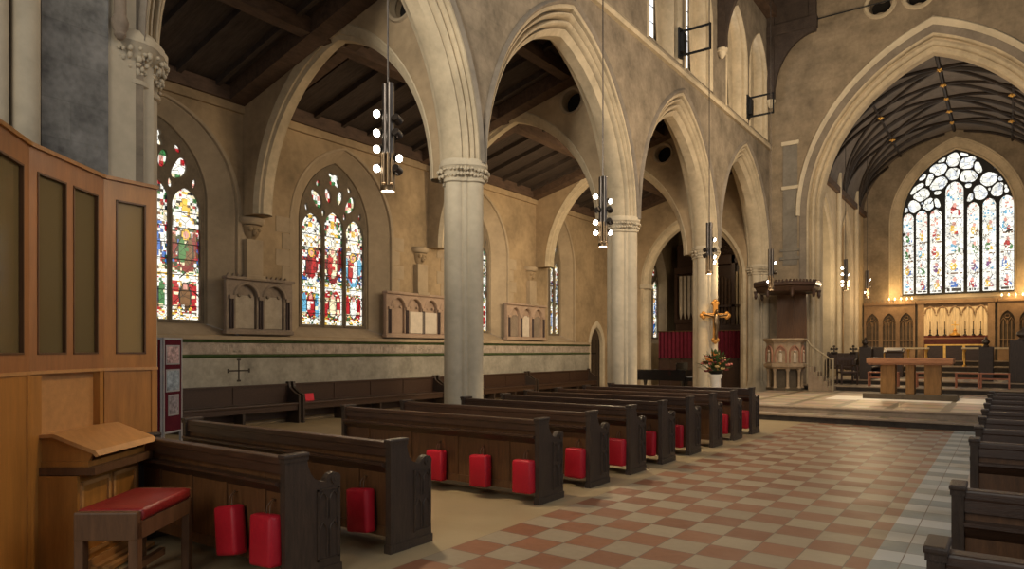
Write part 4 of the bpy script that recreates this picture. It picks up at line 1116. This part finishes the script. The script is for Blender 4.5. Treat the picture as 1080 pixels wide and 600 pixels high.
for i in range(170):
    a = rnd.uniform(0, 2 * PI); e = rnd.uniform(.05, 1.45); r = rnd.uniform(.12, .42); c = Vector((r * math.cos(a) * math.cos(e), r * math.sin(a) * math.cos(e), .05 + r * 1.15 * math.sin(e)))
    d = (c + Vector((0, 0, .02))).normalized(); s_ = d.cross(Vector((0, 0, 1))).normalized() * rnd.uniform(.025, .05); L = d * rnd.uniform(.12, .2)
    m_ = c + L * .5 + Vector((0, 0, .015)); q.face([c, m_ + s_, c + L, m_ - s_])
q.build('leaves', 'leaf', fa)
q = MB()
for i in range(40):
    a = rnd.uniform(0, 2 * PI); e = rnd.uniform(.1, 1.4); r = rnd.uniform(.3, .5); q.tube([(0, 0, 0), (.5 * r * math.cos(a) * math.cos(e), .5 * r * math.sin(a) * math.cos(e), .6 * r * math.sin(e)), (r * math.cos(a) * math.cos(e), r * math.sin(a) * math.cos(e), 1.15 * r * math.sin(e))], .005, 5)
q.build('stems', 'leaf', fa)
for mm, nn in (('flower_pink', 16), ('flower_cream', 16), ('flower_orange', 12), ('flower_dark', 10)):
    for i in range(nn):
        a = rnd.uniform(0, 2 * PI); e = rnd.uniform(.0, 1.5); r = rnd.uniform(.24, .46); q = MB()
        c = Vector((r * math.cos(a) * math.cos(e), r * math.sin(a) * math.cos(e), .04 + 1.15 * r * math.sin(e)))
        for k in range(6):
            b_ = 2 * PI * k / 6; q.ball(c + Vector((.04 * math.cos(b_), .04 * math.sin(b_), .016 * (k % 2))), .034, (1, 1, .7), 1)
        q.ball(c, .034, (1, 1, 1), 1); q.build('blossom', mm, fa, smooth=60)

# ---------------- grand piano at the end of the aisle
pn = thing('grand_piano', 'black grand piano with closed lid, seen between the middle pier and the crucifix pier', 'piano', (-9.1, 21.9, 0), PI * .5)
out = [(-.75, -.75), (.75, -.75), (.75, .35), (.68, .62), (.48, .78), (.28, .72), (.12, .62), (-.08, .70), (-.28, .95), (-.5, 1.12), (-.68, 1.05), (-.75, .85)]
f = lambda a, b, n: (a, b, n)
MB().prism(out, f, .66, .98).build('case', 'piano', pn)
MB().prism([(a * 1.02, b * 1.02) for a, b in out], f, .985, 1.015).build('lid', 'piano', pn)
MB().box(-.75, .75, -.98, -.72, .66, .78, bev=.01).build('key_bed', 'piano', pn)
MB().box(-.64, .64, -.95, -.76, .78, .80).build('keyboard', 'frame_white', pn)
MB().box(-.5, .5, -.35, -.32, 1.015, 1.25, bev=.01).build('music_stand', 'piano', pn)
for x, y in ((-.6, -.6), (.6, -.6), (-.4, .8)):
    MB().lathe((x, y, 0), [(0, 0), (.04, .02), (.045, .06), (.03, .1), (.05, .5), (.075, .66), (0, .66)], 12).build('leg', 'piano', pn, smooth=40)
MB().box(-.12, .12, -.5, -.42, .12, .66).box(-.16, .16, -.62, -.40, .08, .14).build('pedal_lyre', 'piano', pn)
sb = thing('piano_stool', 'brown wooden stool in front of the black piano', 'stool', (-7.9, 20.0 + 1.4, 0))
MB().box(-.3, .3, -.2, .2, .44, .52, bev=.03).build('seat', 'oak_brown', sb)
for x in (-.25, .25):
    for y in (-.15, .15): MB().box(x - .025, x + .025, y - .025, y + .025, 0, .44).build('leg', 'oak_brown', sb)

# ---------------- organ, curtain
cs = thing('curtain_screen', 'crimson curtain on a low dark panelled screen across the organ chapel arch', 'curtain', (-9.95, 26.95, 0))
q = MB(); q.box(-1.84, 1.84, -.04, .04, 0, 1.32)
for k in range(8): q.box(-1.8 + .46 * k, -1.75 + .46 * k, -.06, .06, 0, 1.32)
q.box(-1.84, 1.84, -.06, .06, 1.26, 1.34); q.build('panelling', 'wood', cs)
n = 220
MB().rings([[(-1.82 + 3.64 * i / n, .045 * math.sin(i * .62) + .018 * math.sin(i * .23 + 1) - .09, z) for i in range(n + 1)] for z in (1.34, 1.9, 2.42)], closed=False).build('curtain', 'curtain', cs, smooth=80)
MB().cyl((-1.84, -.09, 2.43), (1.84, -.09, 2.43), .022, n=10).build('rail', 'brass', cs)
og = thing('pipe_organ', 'pipe organ with tall metal pipes in a dark case behind the crimson curtain', 'organ', (-9.4, 29.2, 0))
q = MB(); q.box(-1.3, 2.2, .1, 1.5, 0, 2.6).box(-1.3, 2.2, .3, 1.5, 2.6, 7.6); q.build('case', 'wood', og)
q = MB()
for x0, x1 in ((-1.3, -1.12), (-.08, .06), (1.2, 1.34)): q.box(x0, x1, -.02, .3, 2.5, 5.7)
q.box(-1.35, 2.2, -.05, .2, 2.45, 2.75, bev=.03).box(-1.35, 2.2, -.02, .25, 5.35, 5.75, bev=.03)
q.build('case_post', 'wood', og)
q = MB(); rnd = random.Random(4)
for i in range(90):
    x = rnd.uniform(-1.2, 2.1); z = rnd.uniform(5.6, 7.2); q.loft(ell(x, z, .08, .08, 0, 8) + [(x + .08, z)], ell(x, z, .14, .14, 0, 8) + [(x + .14, z)], [(0, .0), (.5, -.07), (1, .0)], lambda a, b, k: (a, .25 + k, b))
q.build('carved_cresting', 'beam', og)
for i in range(16):
    x = -.0 + .135 * i if i < 16 else 0
    x = .10 + .125 * i; h_ = 5.35 - .10 * abs((i % 8) - 3.5); b_ = 3.05 + .10 * abs((i % 8) - 3.5) * .6
    MB().lathe((x, .12, 0), [(.012, 2.72), (.042, b_ - .1), (.046, b_), (.046, h_), (.04, h_)], 12).build('organ_pipe', 'pipe', og, smooth=40)
for i in range(6):
    x = -1.0 + .16 * i; MB().lathe((x, .12, 0), [(.015, 2.72), (.06, 3.1), (.06, 4.9 - .1 * abs(i - 2.5)), (.05, 4.9 - .1 * abs(i - 2.5))], 12).build('organ_pipe', 'beam', og, smooth=40)
q = MB()
for x0, x1 in ((-1.35, 1.0), ): q.box(-1.35, 2.2, -.02, .1, 3.5, 3.6)
q.build('pipe_rail', 'wood', og)
ot = thing('organ_side_tower', 'tall dark wooden tower of the organ with pale pipes, left of the crucifix pier', 'organ', (-12.0, 30.6, 0))
q = MB(); q.box(-.55, .75, 0, .9, 0, 3.0).box(-.55, .75, .2, .9, 3.0, 6.6).box(-.6, .8, -.06, .2, 2.9, 3.1, bev=.02).box(-.6, .8, -.06, .2, 5.2, 5.5, bev=.02).box(-.6, -.48, -.04, .2, 3., 5.3).box(.66, .8, -.04, .2, 3., 5.3); q.build('case', 'wood', ot)
for i in range(5): MB().lathe((-.34 + .2 * i, .08, 0), [(.02, 3.1), (.08, 3.4), (.08, 5.1), (.07, 5.1)], 12).build('organ_pipe', 'alabaster', ot, smooth=40)

# ---------------- pulpit with sounding board
def octo(r, k=8, ph=PI / 8): return [(r * math.cos(ph + 2 * PI * i / k), r * math.sin(ph + 2 * PI * i / k)) for i in range(k)]
pu = thing('pulpit', 'carved alabaster pulpit on short columns in front of the chancel arch', 'pulpit', (-6.15, 24.6, .3))
R8 = lambda prof: [[(x, y, z) for x, y in octo(r)] for r, z in prof]
MB().rings(R8([(.0001, 0), (.62, 0), (.62, .08), (.46, .1), (.44, .72), (.0001, .72)])).build('base', 'plinth_dark', pu)
for k in range(8):
    x, y = .54 * math.cos(2 * PI * k / 8 + PI / 8), .54 * math.sin(2 * PI * k / 8 + PI / 8)
    MB().lathe((x, y, .06), [(0, 0), (.07, 0), (.07, .05), (.045, .08), (.045, .56), (.075, .63), (.075, .68), (0, .68)], 10).build('column', 'pulpit_stone', pu, smooth=40)
MB().rings(R8([(.0001, .72), (.6, .72), (.70, .80), (.70, .88), (.62, .92), (.60, 1.58), (.64, 1.64), (.72, 1.68), (.72, 1.76), (.0001, 1.76)])).build('drum', 'pulpit_stone', pu)
for k in range(8):
    a = 2 * PI * k / 8; n_ = Vector((math.cos(a), math.sin(a), 0)); t_ = Vector((-math.sin(a), math.cos(a), 0)); c0 = n_ * .565
    f = lambda u, z, d: tuple(c0 + t_ * u + n_ * d + Vector((0, 0, z)))
    q = MB(); q.loft(arch(0, .15, 1.25, 1.48, 7, .95), arch(0, .20, 1.25, 1.54, 7, .93), [(0, .0), (.2, .045), (.8, .045), (1, 0)], f); q.prism(arch(0, .15, 1.25, 1.48, 7, .95), f, -.03, -.004)
    pn_ = q.build('carved_panel', 'rose_stone', pu, smooth=35)
    q = MB(); q.rings([[f(.055 * s_ * math.cos(b_), z, .01 + .05 * s_ * (1 + math.sin(b_)) / 2) for b_ in [2 * PI * i / 8 for i in range(8)]] for s_, z in ((1.2, .95), (1., 1.1), (1.15, 1.22), (.5, 1.28))]); q.ball(f(0, 1.33, .03), .04); q.build('relief_figure', 'alabaster', pn_, smooth=60)
tb = thing('sounding_board', 'dark wooden sounding board with its back panel above the pulpit', 'canopy', (-6.15, 24.85, 0))
R8b = lambda prof: [[(x, y, z) for x, y in octo(r)] for r, z in prof]
MB().rings(R8b([(.0001, 3.62), (.92, 3.62), (.98, 3.66), (1.04, 3.8), (1.10, 3.84), (1.10, 3.93), (1.0, 3.96), (.0001, 4.02)])).build('canopy', 'wood', tb)
q = MB()
for k in range(8):
    p0_, p1_ = octo(1.08)[k], octo(1.08)[(k + 1) % 8]
    for j in range(7):
        t_ = (j + .5) / 7; x, y = p0_[0] * (1 - t_) + p1_[0] * t_, p0_[1] * (1 - t_) + p1_[1] * t_
        q.ball((x, y, 3.97), .045, (1, 1, 1.4), 1)
    MB().lathe((p0_[0] * .95, p0_[1] * .95, 0), [(0, 3.42), (.03, 3.44), (.06, 3.52), (.05, 3.6), (.08, 3.7), (0, 3.72)], 8).build('pendant_drop', 'wood', tb, smooth=40)
q.build('cresting', 'wood', tb)
q = MB(); q.box(-.46, .46, .62, .70, 2.0, 3.65).box(-.5, -.42, .60, .72, 2.0, 3.65).box(.42, .5, .60, .72, 2.0, 3.65).box(-.46, .46, .6, .72, 2.0, 2.1).box(-.06, .06, .6, .70, 2.1, 3.6); q.build('back_panel', 'wood_back', tb)
MB().box(-.5, .5, .66, 1.36, 3.66, 3.78).build('wall_bracket', 'wood', tb)
sr = thing('pulpit_stair', 'pale stair railing rising to the pulpit', 'stair', (-5.45, 24.9, .3))
for k in range(5): MB().box(.05 + .15 * k, .20 + .15 * k, -.35, .35, 0, .80 - .16 * k, bev=.01).build('tread', 'step_stone', sr)
for y in (-.36,):
    MB().tube([(.02, y, 1.72), (.15, y, 1.5), (.72, y, 1.08), (.84, y, 1.05)], .03, 8).build('handrail', 'stair_pale', sr, smooth=50)
    for k in range(7): MB().cyl((.12 + .1 * k, y, max(.05, .64 - .10 * k)), (.12 + .1 * k, y, 1.55 - .075 * k), .014, n=8).build('baluster', 'stair_pale', sr)
    MB().cyl((.82, y, 0), (.82, y, 1.1), .04, n=10).build('newel', 'stair_pale', sr)

# ---------------- nave altar
na = thing('nave_altar', 'brown wooden altar table on three thick legs, standing on the platform', 'altar', (-2.16, 21.9, .3))
MB().box(-1.12, 1.12, -.42, .5, 0, .15, bev=.012).build('plinth', 'plinth_dark', na)
for x0, x1 in ((-.70, -.34), (-.08, .12), (.36, .74)): MB().box(x0, x1, -.24, .24, .15, .97, bev=.012).build('leg', 'altar_leg', na)
MB().box(-1.03, 1.03, -.40, .45, .99, 1.14, bev=.015).box(-.99, .99, -.36, .40, .95, .995).build('table_top', 'altar_wood', na)

# ---------------- choir furniture
def cross_finial(q, x, y, z, s=.085):
    q.cyl((x, y, z), (x, y, z + .12), .025, n=8)
    for dx, dz in ((0, 2.1), (-1.15, 1.0), (1.15, 1.0), (0, 1.0)): q.ball((x + dx * s, y, z + .04 + dz * s + .03), s * .62, (1, .5, 1), 1)
    q.box(x - s * 1.3, x + s * 1.3, y - .02, y + .02, z + .12, z + .17)
cb = thing('choir_bench', 'dark carved bench with two cross-shaped finials left of the nave altar', 'bench', (-4.98, 28.0, .6))
q = MB(); q.box(-.5, .5, .2, .26, .35, .95)
for k in range(5): q.box(-.42 + .19 * k, -.36 + .19 * k, .17, .2, .5, .92)
q.build('back_panel', 'wood', cb)
MB().box(-.52, .52, -.28, .22, .38, .44, bev=.012).build('seat', 'wood', cb)
for x in (-.5, .5):
    q = MB(); q.prism([(-.3, 0), (.28, 0), (.28, 1.0), (.15, 1.0), (.05, .75), (-.25, .68), (-.3, .6)], lambda a, b, n: (x + n, a, b), -.035, .035); e_ = q.build('bench_end', 'wood_end', cb)
for x, nm in ((-.30, 0), (.36, 1)):
    q = MB(); cross_finial(q, x, .23, .95); q.box(x - .12, x + .12, .2, .26, .9, 1.0); q.build('cross_finial', 'wood_end', cb)
ch = thing('armchair', 'low dark wooden armchair with spindles right of the pulpit stair', 'chair', (-4.55, 26.6, .45), .5)
MB().box(-.28, .28, -.25, .25, .40, .46, bev=.01).build('seat', 'wood', ch)
for x in (-.26, .26):
    for y in (-.22, .22): MB().box(x - .025, x + .025, y - .025, y + .025, 0, .95 if y > 0 else .66).build('leg', 'wood', ch)
    MB().box(x - .03, x + .03, -.26, .24, .64, .68, bev=.008).build('arm', 'wood', ch)
q = MB(); q.box(-.26, .26, .2, .24, .86, .96)
for k in range(4): q.cyl((-.16 + .107 * k, .22, .46), (-.16 + .107 * k, .22, .88), .012, n=6)
q.build('backrest', 'wood', ch)
def stall(x, label, loc, L=3.0):
    t = thing('choir_stall', label, 'stall', loc)
    MB().box(-.2, .2, 0, .09, 0, 1.18, bev=.015).build('stall_end', 'wood_end', t)
    q = MB(); q.lathe((0, .045, 1.16), [(0, 0), (.1, .02), (.06, .08), (.11, .16), (.10, .22), (.05, .28), (.02, .36), (0, .37)], 12); q.build('poppyhead', 'wood_end', t, smooth=40)
    MB().box(-.20, -.15, .09, L, .1, 1.1).build('back_panel', 'wood', t)
    MB().box(-.16, .2, .09, L, .40, .45).build('seat', 'wood', t)
    MB().box(-.2, .2, L, L + .08, 0, 1.18, bev=.015).build('stall_end', 'wood_end', t)
    return t
stall(0, 'dark choir stall with tall end, left of the nave altar', (-4.13, 27.6, .6))
stall(0, 'narrow dark choir stall end right of the nave altar', (-.55, 28.2, .6), 2.2)
s3 = stall(0, 'large dark choir stall at the right edge, behind the farthest right pews', (.48, 27.5, .6))
for c in s3.children:
    if not c.name.startswith('seat'): c.scale.x = 2.0
    c.scale.z = 1.18
def stool(label, loc, rz, w=.6):
    t = thing('low_stool', label, 'stool', loc, rz, 'reddish stools on the platform edge')
    for x in (-w / 2, w / 2):
        for y in (-.17, .17): MB().box(x - .022, x + .022, y - .022, y + .022, 0, .45).build('leg', 'stool_red', t)
    q = MB(); q.box(-w / 2 - .03, w / 2 + .03, -.2, .2, .45, .49, bev=.01); q.build('top', 'stool_red', t)
    q = MB()
    for y in (-.17, .17): q.box(-w / 2, w / 2, y - .015, y + .015, .28, .32)
    q.build('stretcher', 'stool_red', t)
    return t
stool('reddish wooden stool seen to the left behind the nave altar leg', (-3.3, 25.75, .45), 0, .85)
stool('reddish wooden stool seen between the nave altar legs', (-2.1, 25.85, .45), 0, .5)
stool('left of the two reddish stools right of the nave altar', (-1.0, 26.3, .45), 0, .6)
stool('right of the two reddish stools right of the nave altar', (-.28, 26.35, .45), 0, .72)

# ---------------- sanctuary
rd = thing('reredos', 'pale gold draped reredos behind the high altar under the great window', 'reredos', (-1.88, 37.2, 1.2))
q = MB(); q.box(-1.4, 1.4, .12, .25, 0, 2.7).box(-1.48, -1.22, -.02, .25, 0, 2.62).box(1.22, 1.48, -.02, .25, 0, 2.62).box(-1.55, 1.55, -.06, .25, 2.6, 2.78, bev=.03)
q.build('stone_frame', 'screen_stone', rd)
n = 160
MB().rings([[(-1.22 + 2.44 * i / n, .03 * math.sin(i * .55) + .02 * math.sin(i * .21), z) for i in range(n + 1)] for z in (.95, 1.7, 2.42)], closed=False).build('hanging', 'cloth_gold', rd, smooth=80)
f = lambda a, b, k: (a, k, b)
q = MB()
for k in range(5):
    c = -.98 + .49 * k
    q.loft(arch(c, .17, 2.15, 2.42, 8), arch(c, .235, 2.15, 2.52, 8), [(0, 0), (.2, -.05), (.8, -.05), (1, 0)], f)
q.build('canopy_arches', 'screen_stone', rd, smooth=40)
q = MB()
for k in range(6): q.prism([(-1.225 + .49 * k - .04, 2.1), (-1.225 + .49 * k + .04, 2.1), (-1.225 + .49 * k, 2.02)], f, -.05, .0)
q.build('pendant_drops', 'screen_stone', rd)
def screen(x0, x1, label, n):
    t = thing('stone_screen', label, 'screen', (x0, 37.3, 1.2)); W = x1 - x0; bay = W / n
    hs = [arch(bay * (i + .5), bay * .38, 1.75, 2.22, 8, .5) for i in range(n)]
    MB().plate([(0, 0), (W, 0), (W, 2.62), (0, 2.62)], hs, f, -.10, .0).build('arcade', 'screen_stone', t)
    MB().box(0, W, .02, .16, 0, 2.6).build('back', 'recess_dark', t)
    q = MB()
    for i in range(n):
        c = bay * (i + .5)
        for d in (-.5, 0, .5): q.box(c + d * bay * .42 - .016, c + d * bay * .42 + .016, -.06, -.02, .5, 1.8)
        q.loft(arch(c - bay * .2, bay * .13, 1.6, 1.85, 6), arch(c - bay * .2, bay * .19, 1.6, 1.92, 6), [(0, -.02), (.5, -.07), (1, -.02)], f)
        q.loft(arch(c + bay * .2, bay * .13, 1.6, 1.85, 6), arch(c + bay * .2, bay * .19, 1.6, 1.92, 6), [(0, -.02), (.5, -.07), (1, -.02)], f)
        q.loft(ell(c, 1.98, .06, .06, 0, 12) + [(c + .06, 1.98)], ell(c, 1.98, .10, .10, 0, 12) + [(c + .10, 1.98)], [(0, -.02), (.5, -.07), (1, -.02)], f)
        q.box(c - bay * .38, c + bay * .38, -.07, -.02, .9, .95)
    q.build('tracery', 'screen_stone', t, smooth=35)
    q = MB(); q.box(-.02, W + .02, -.16, .16, 2.6, 2.74, bev=.03)
    for k in range(int(W / .16)): q.prism([(.16 * k + .02, 2.73), (.16 * k + .14, 2.73), (.16 * k + .08, 2.86)], f, -.1, -.04)
    q.build('cornice', 'screen_stone', t)
    return t
screen(-5.62, -3.46, 'brown carved stone screen of pointed arches left of the high altar', 3)
screen(-.30, 1.8, 'brown carved stone screen of pointed arches right of the high altar', 3)
ha = thing('high_altar', 'long high altar with dark red and gold frontal under the pale hanging', 'altar', (-1.85, 36.2, 1.2))
MB().box(-1.15, 1.15, -.35, .35, .95, 1.02, bev=.012).build('altar_top', 'altar_wood', ha)
MB().box(-1.10, 1.10, -.31, .33, 0, .95).build('altar_body', 'wood', ha)
q = MB(); q.box(-1.10, 1.10, -.335, -.315, .70, .95).build('superfrontal', 'frontal', ha)
q = MB()
for x in (-1.06, -.36, .36, 1.06): q.box(x - .05, x + .05, -.34, -.315, 0, .70)
q.box(-1.1, 1.1, -.35, -.33, .66, .72); q.build('gold_orphreys', 'gold', ha)
MB().box(-1.2, 1.2, .36, .6, 0, 1.12).build('gradine', 'frontal', ha)
ac = thing('altar_cross', 'gilded cross and base in the middle of the high altar', 'cross', (-1.85, 36.45, 2.24 + .08))
q = MB(); q.lathe((0, 0, 0), [(0, 0), (.22, 0), (.22, .05), (.12, .1), (.06, .18), (.08, .24), (.03, .28), (0, .28)], 12); ac_b = q.build('base', 'gold', ac, smooth=40)
MB().box(-.025, .025, -.02, .02, .26, .62).box(-.14, .14, -.02, .02, .44, .49).build('cross', 'gold', ac)
def candle(i, x, lab):
    t = thing('altar_candlestick', lab, 'candlestick', (-1.85 + x, 36.46, 2.32), 0, 'candlesticks on the high altar')
    MB().lathe((0, 0, 0), [(0, 0), (.08, 0), (.07, .03), (.025, .07), (.03, .16), (.02, .22), (.045, .26), (0, .27)], 12).build('stick', 'iron', t, smooth=40)
    MB().cyl((0, 0, .26), (0, 0, .62), .018, n=10).build('candle', 'plinth_dark', t)
for i, (x, nm) in enumerate(((-.95, 'outermost left'), (-.68, 'second from the left'), (-.38, 'third from the left'), (.38, 'third from the right'), (.68, 'second from the right'), (.95, 'outermost right'))):
    candle(i, x, 'dark candlestick on the high altar, %s of six' % nm)
ar = thing('altar_rail', 'long pale gold communion rail across the chancel before the high altar', 'rail', (-1.9, 32.9, 1.0))
for x0, x1 in ((-3.3, -.65), (.45, 3.4)): MB().box(x0, x1, -.07, .07, .70, .77, bev=.012).build('rail', 'cloth_gold', ar)
for x in (-3.2, -2.3, -1.4, -.75, .55, 1.4, 2.3, 3.2):
    MB().lathe((x, 0, 0), [(0, 0), (.09, 0), (.03, .1), (.045, .35), (.03, .55), (.08, .70), (0, .70)], 10).build('baluster', 'gold', ar, smooth=40)
rdk = thing('reading_desk', 'dark reading desk with an open white book left of the altar rail', 'desk', (-3.6, 31.0, .6))
MB().box(-.3, .3, -.2, .2, 0, .95).build('body', 'wood', rdk)
MB().box(-.36, .36, -.24, .24, -.02, .02, rot=Matrix.Translation((0, 0, 1.05)) @ Matrix.Rotation(.35, 4, 'X')).build('slope', 'wood', rdk)
bk = MB().box(-.26, .26, -.15, .15, 0, .03, rot=Matrix.Rotation(.35, 4, 'X')).build('open_book', 'frame_white', loc=(-3.6, 30.99, 1.68))
tag(bk, 'open white book lying on the dark reading desk', 'book')
# small uplighters, modelled as candles, on the screens below the great window
M['lamp_tip'] = emis('uplighter glow', (1, .68, .25), 14)
for sd, xs in (('left', (-4.55, -4.3, -4.05, -3.8, -3.6)), ('right', (-.15, .1, .35, .6, .85))):
    for i, x in enumerate(xs):
        t = thing('screen_uplighter', '%s of five small candle-shaped uplighters on the %s-hand stone screen' % (('leftmost', 'second from the left', 'middle', 'second from the right', 'rightmost')[i], sd), 'candle', (x, 37.27, 3.945), 0, 'uplighters on the stone screens')
        MB().cyl((0, 0, 0), (0, 0, .10), .04, n=10).build('lamp_body', 'frame_white', t)
        MB().lathe((0, 0, .10), [(0, 0), (.028, .03), (.022, .07), (0, .13)], 8).build('lamp_tip', 'lamp_tip', t, smooth=60)

# ---------------- clerestory brackets
def bracket(y, label):
    t = thing('speaker_bracket', label, 'bracket', (PX + .41, y, 9.5))
    for z in (.02, .66): MB().box(0, .86, -.022, .022, z - .025, z + .025).build('arm', 'iron', t)
    MB().box(.82, .86, -.022, .022, 0, .68).build('end_post', 'iron', t)
    MB().box(0, .05, -.12, .12, -.05, .75).build('wall_plate', 'iron', t)
    q = MB(); q.box(.05, .17, -.12, .12, .08, .60, bev=.03); q.build('speaker_box', 'iron', t)
    return t
bracket(17.55, 'black iron speaker bracket projecting between the first two clerestory windows')
bracket(23.5, 'black iron speaker bracket projecting near the last clerestory window by the chancel wall')
# small fixtures high in the aisle
# ================================================================== LIGHT AND CAMERA
wd = bpy.data.worlds.new('daylight'); scene.world = wd; wd.use_nodes = True
bg = wd.node_tree.nodes['Background']; bg.inputs[0].default_value = (.95, .96, 1.0, 1); bg.inputs[1].default_value = .22
def light(name, typ, loc, e, c=(1, .8, .55), size=.2, target=None, spot=None, sy=None, blend=.6):
    l = bpy.data.lights.new(name, typ); l.energy = e; l.color = c
    if typ == 'AREA':
        l.size = size
        if sy: l.shape = 'RECTANGLE'; l.size_y = sy
    else: l.shadow_soft_size = size
    if spot: l.spot_size = spot; l.spot_blend = blend
    o = bpy.data.objects.new(name, l); COL.objects.link(o); o.location = loc
    if target: o.rotation_euler = (Vector(target) - Vector(loc)).to_track_quat('-Z', 'Y').to_euler()
    return o
WARM = (1, .76, .47)
# spotlights of the pendants, turned to the aisle and the arcade
for i, y in enumerate((5.42, 10.46, 15.65, 20.8)):
    light('pendant_spot_aisle', 'SPOT', (-6.15, y + .15, 4.0), [10, 150, 900, 130][i], WARM, .12, (-13.5, y + 2.2, 3.2), 1.9)
    light('nave_fill', 'POINT', (-4.7, y - .3, 6.6), 60, WARM, .12)  # added warm fill floating above the pendants, for the piers
    light('pendant_down', 'SPOT', (-5.6, y, 3.38), 230, (1, .78, .5), .08, (-5.2, y, 0), 2.0)
# unseen area lights by the arcade washing the aisle walls
for y, e in ((6.3, 6), (11.8, 16), (17.6, 95), (23.2, 65)):
    light('aisle_wash', 'AREA', (-8.2, y, 5.6), e, WARM, .7, (-13.6, y, 3.4))
# chancel
light('reredos_wash', 'SPOT', (-1.88, 34.2, 6.2), 760, (1, .68, .34), .15, (-1.88, 37.3, 2.9), .9)
light('screen_wash', 'SPOT', (-4.2, 34.2, 6.0), 170, (1, .64, .32), .15, (-4.4, 37.3, 2.6), .9)
light('screen_wash', 'SPOT', (.6, 34.2, 6.0), 170, (1, .64, .32), .15, (.6, 37.3, 2.6), .9)
light('chancel_lamp', 'POINT', (-4.6, 29.2, 4.2), 140, (1, .74, .42), .12)
light('chancel_lamp', 'POINT', (-4.6, 33.5, 4.2), 120, (1, .70, .40), .12)
light('vault_wash', 'AREA', (-1.9, 30.5, 5.5), 110, (1, .84, .68), 1.2, (-1.9, 31, 12))
light('crucifix_spot', 'SPOT', (-5.8, 19.0, 4.6), 210, (1, .62, .25), .05, (-7.1, 20.2, 2.6), .42)
light('pulpit_spot', 'SPOT', (-4.0, 22.3, 6.0), 160, (1, .72, .42), .1, (-6.1, 24.6, 1.6), .6)
light('platform_spot', 'SPOT', (-2.2, 19.5, 10.5), 2000, (1, .75, .48), .2, (-2.6, 20.6, 0), .75)
light('nave_spot', 'SPOT', (-5.0, 14.5, 9.5), 420, (1, .70, .42), .2, (-2.8, 9.0, 0), .9)
light('arcade_wash', 'AREA', (-1.5, 14.5, 6.5), 310, (1, .76, .5), 2.5, (-7.1, 15.5, 7.5))
light('chancel_wall_wash', 'AREA', (-2.2, 18.0, 9.0), 420, (1, .78, .52), 2., (-2.5, 26.2, 10.0))
light('uplighter_glow', 'POINT', (-4.1, 36.9, 4.3), 55, (1, .62, .25), .1)
light('uplighter_glow', 'POINT', (.35, 36.9, 4.3), 55, (1, .62, .25), .1)
light('chapel_fill', 'POINT', (-9.2, 27.7, 5.4), 24, WARM, .15)  # added unseen fill that lifts the organ pipes
# clear daylight from the south windows
light('south_daylight', 'AREA', (8, 8, 7), 300, (.95, .97, 1), 9, (-4, 8, 1), sy=5)
light('rear_fill', 'AREA', (-1.0, -7, 6.5), 430, (1, .93, .80), 5, (-5, 8, 2.5), sy=6)  # added fill behind the camera for piers, console and pew backs
light('pier_fill_beam', 'SPOT', (-2.5, -4, 7.5), 5200, (1, .92, .78), .8, (-7.3, 9.6, 6.4), .62, blend=.9)  # added unseen spot brightening the nearest pier and its arches
light('console_lamp', 'SPOT', (-3.0, 4.6, 4.4), 240, (1, .72, .4), .12, (-5.8, 2.4, 1.0), 1.0)

cam = bpy.data.cameras.new('camera'); co = bpy.data.objects.new('camera', cam); COL.objects.link(co)
co.location = (0, 0, 1.65); co.rotation_euler = (PI / 2, 0, TH)
cam.sensor_width = 36; cam.lens = 36 * 725 / 1080; cam.shift_y = 69.5 / 1080; cam.clip_end = 200
scene.camera = co
scene.view_settings.view_transform = 'Standard'; scene.view_settings.look = 'None'
scene.view_settings.gamma = 1; scene.view_settings.use_curve_mapping = False
scene.view_settings.exposure = 0.0
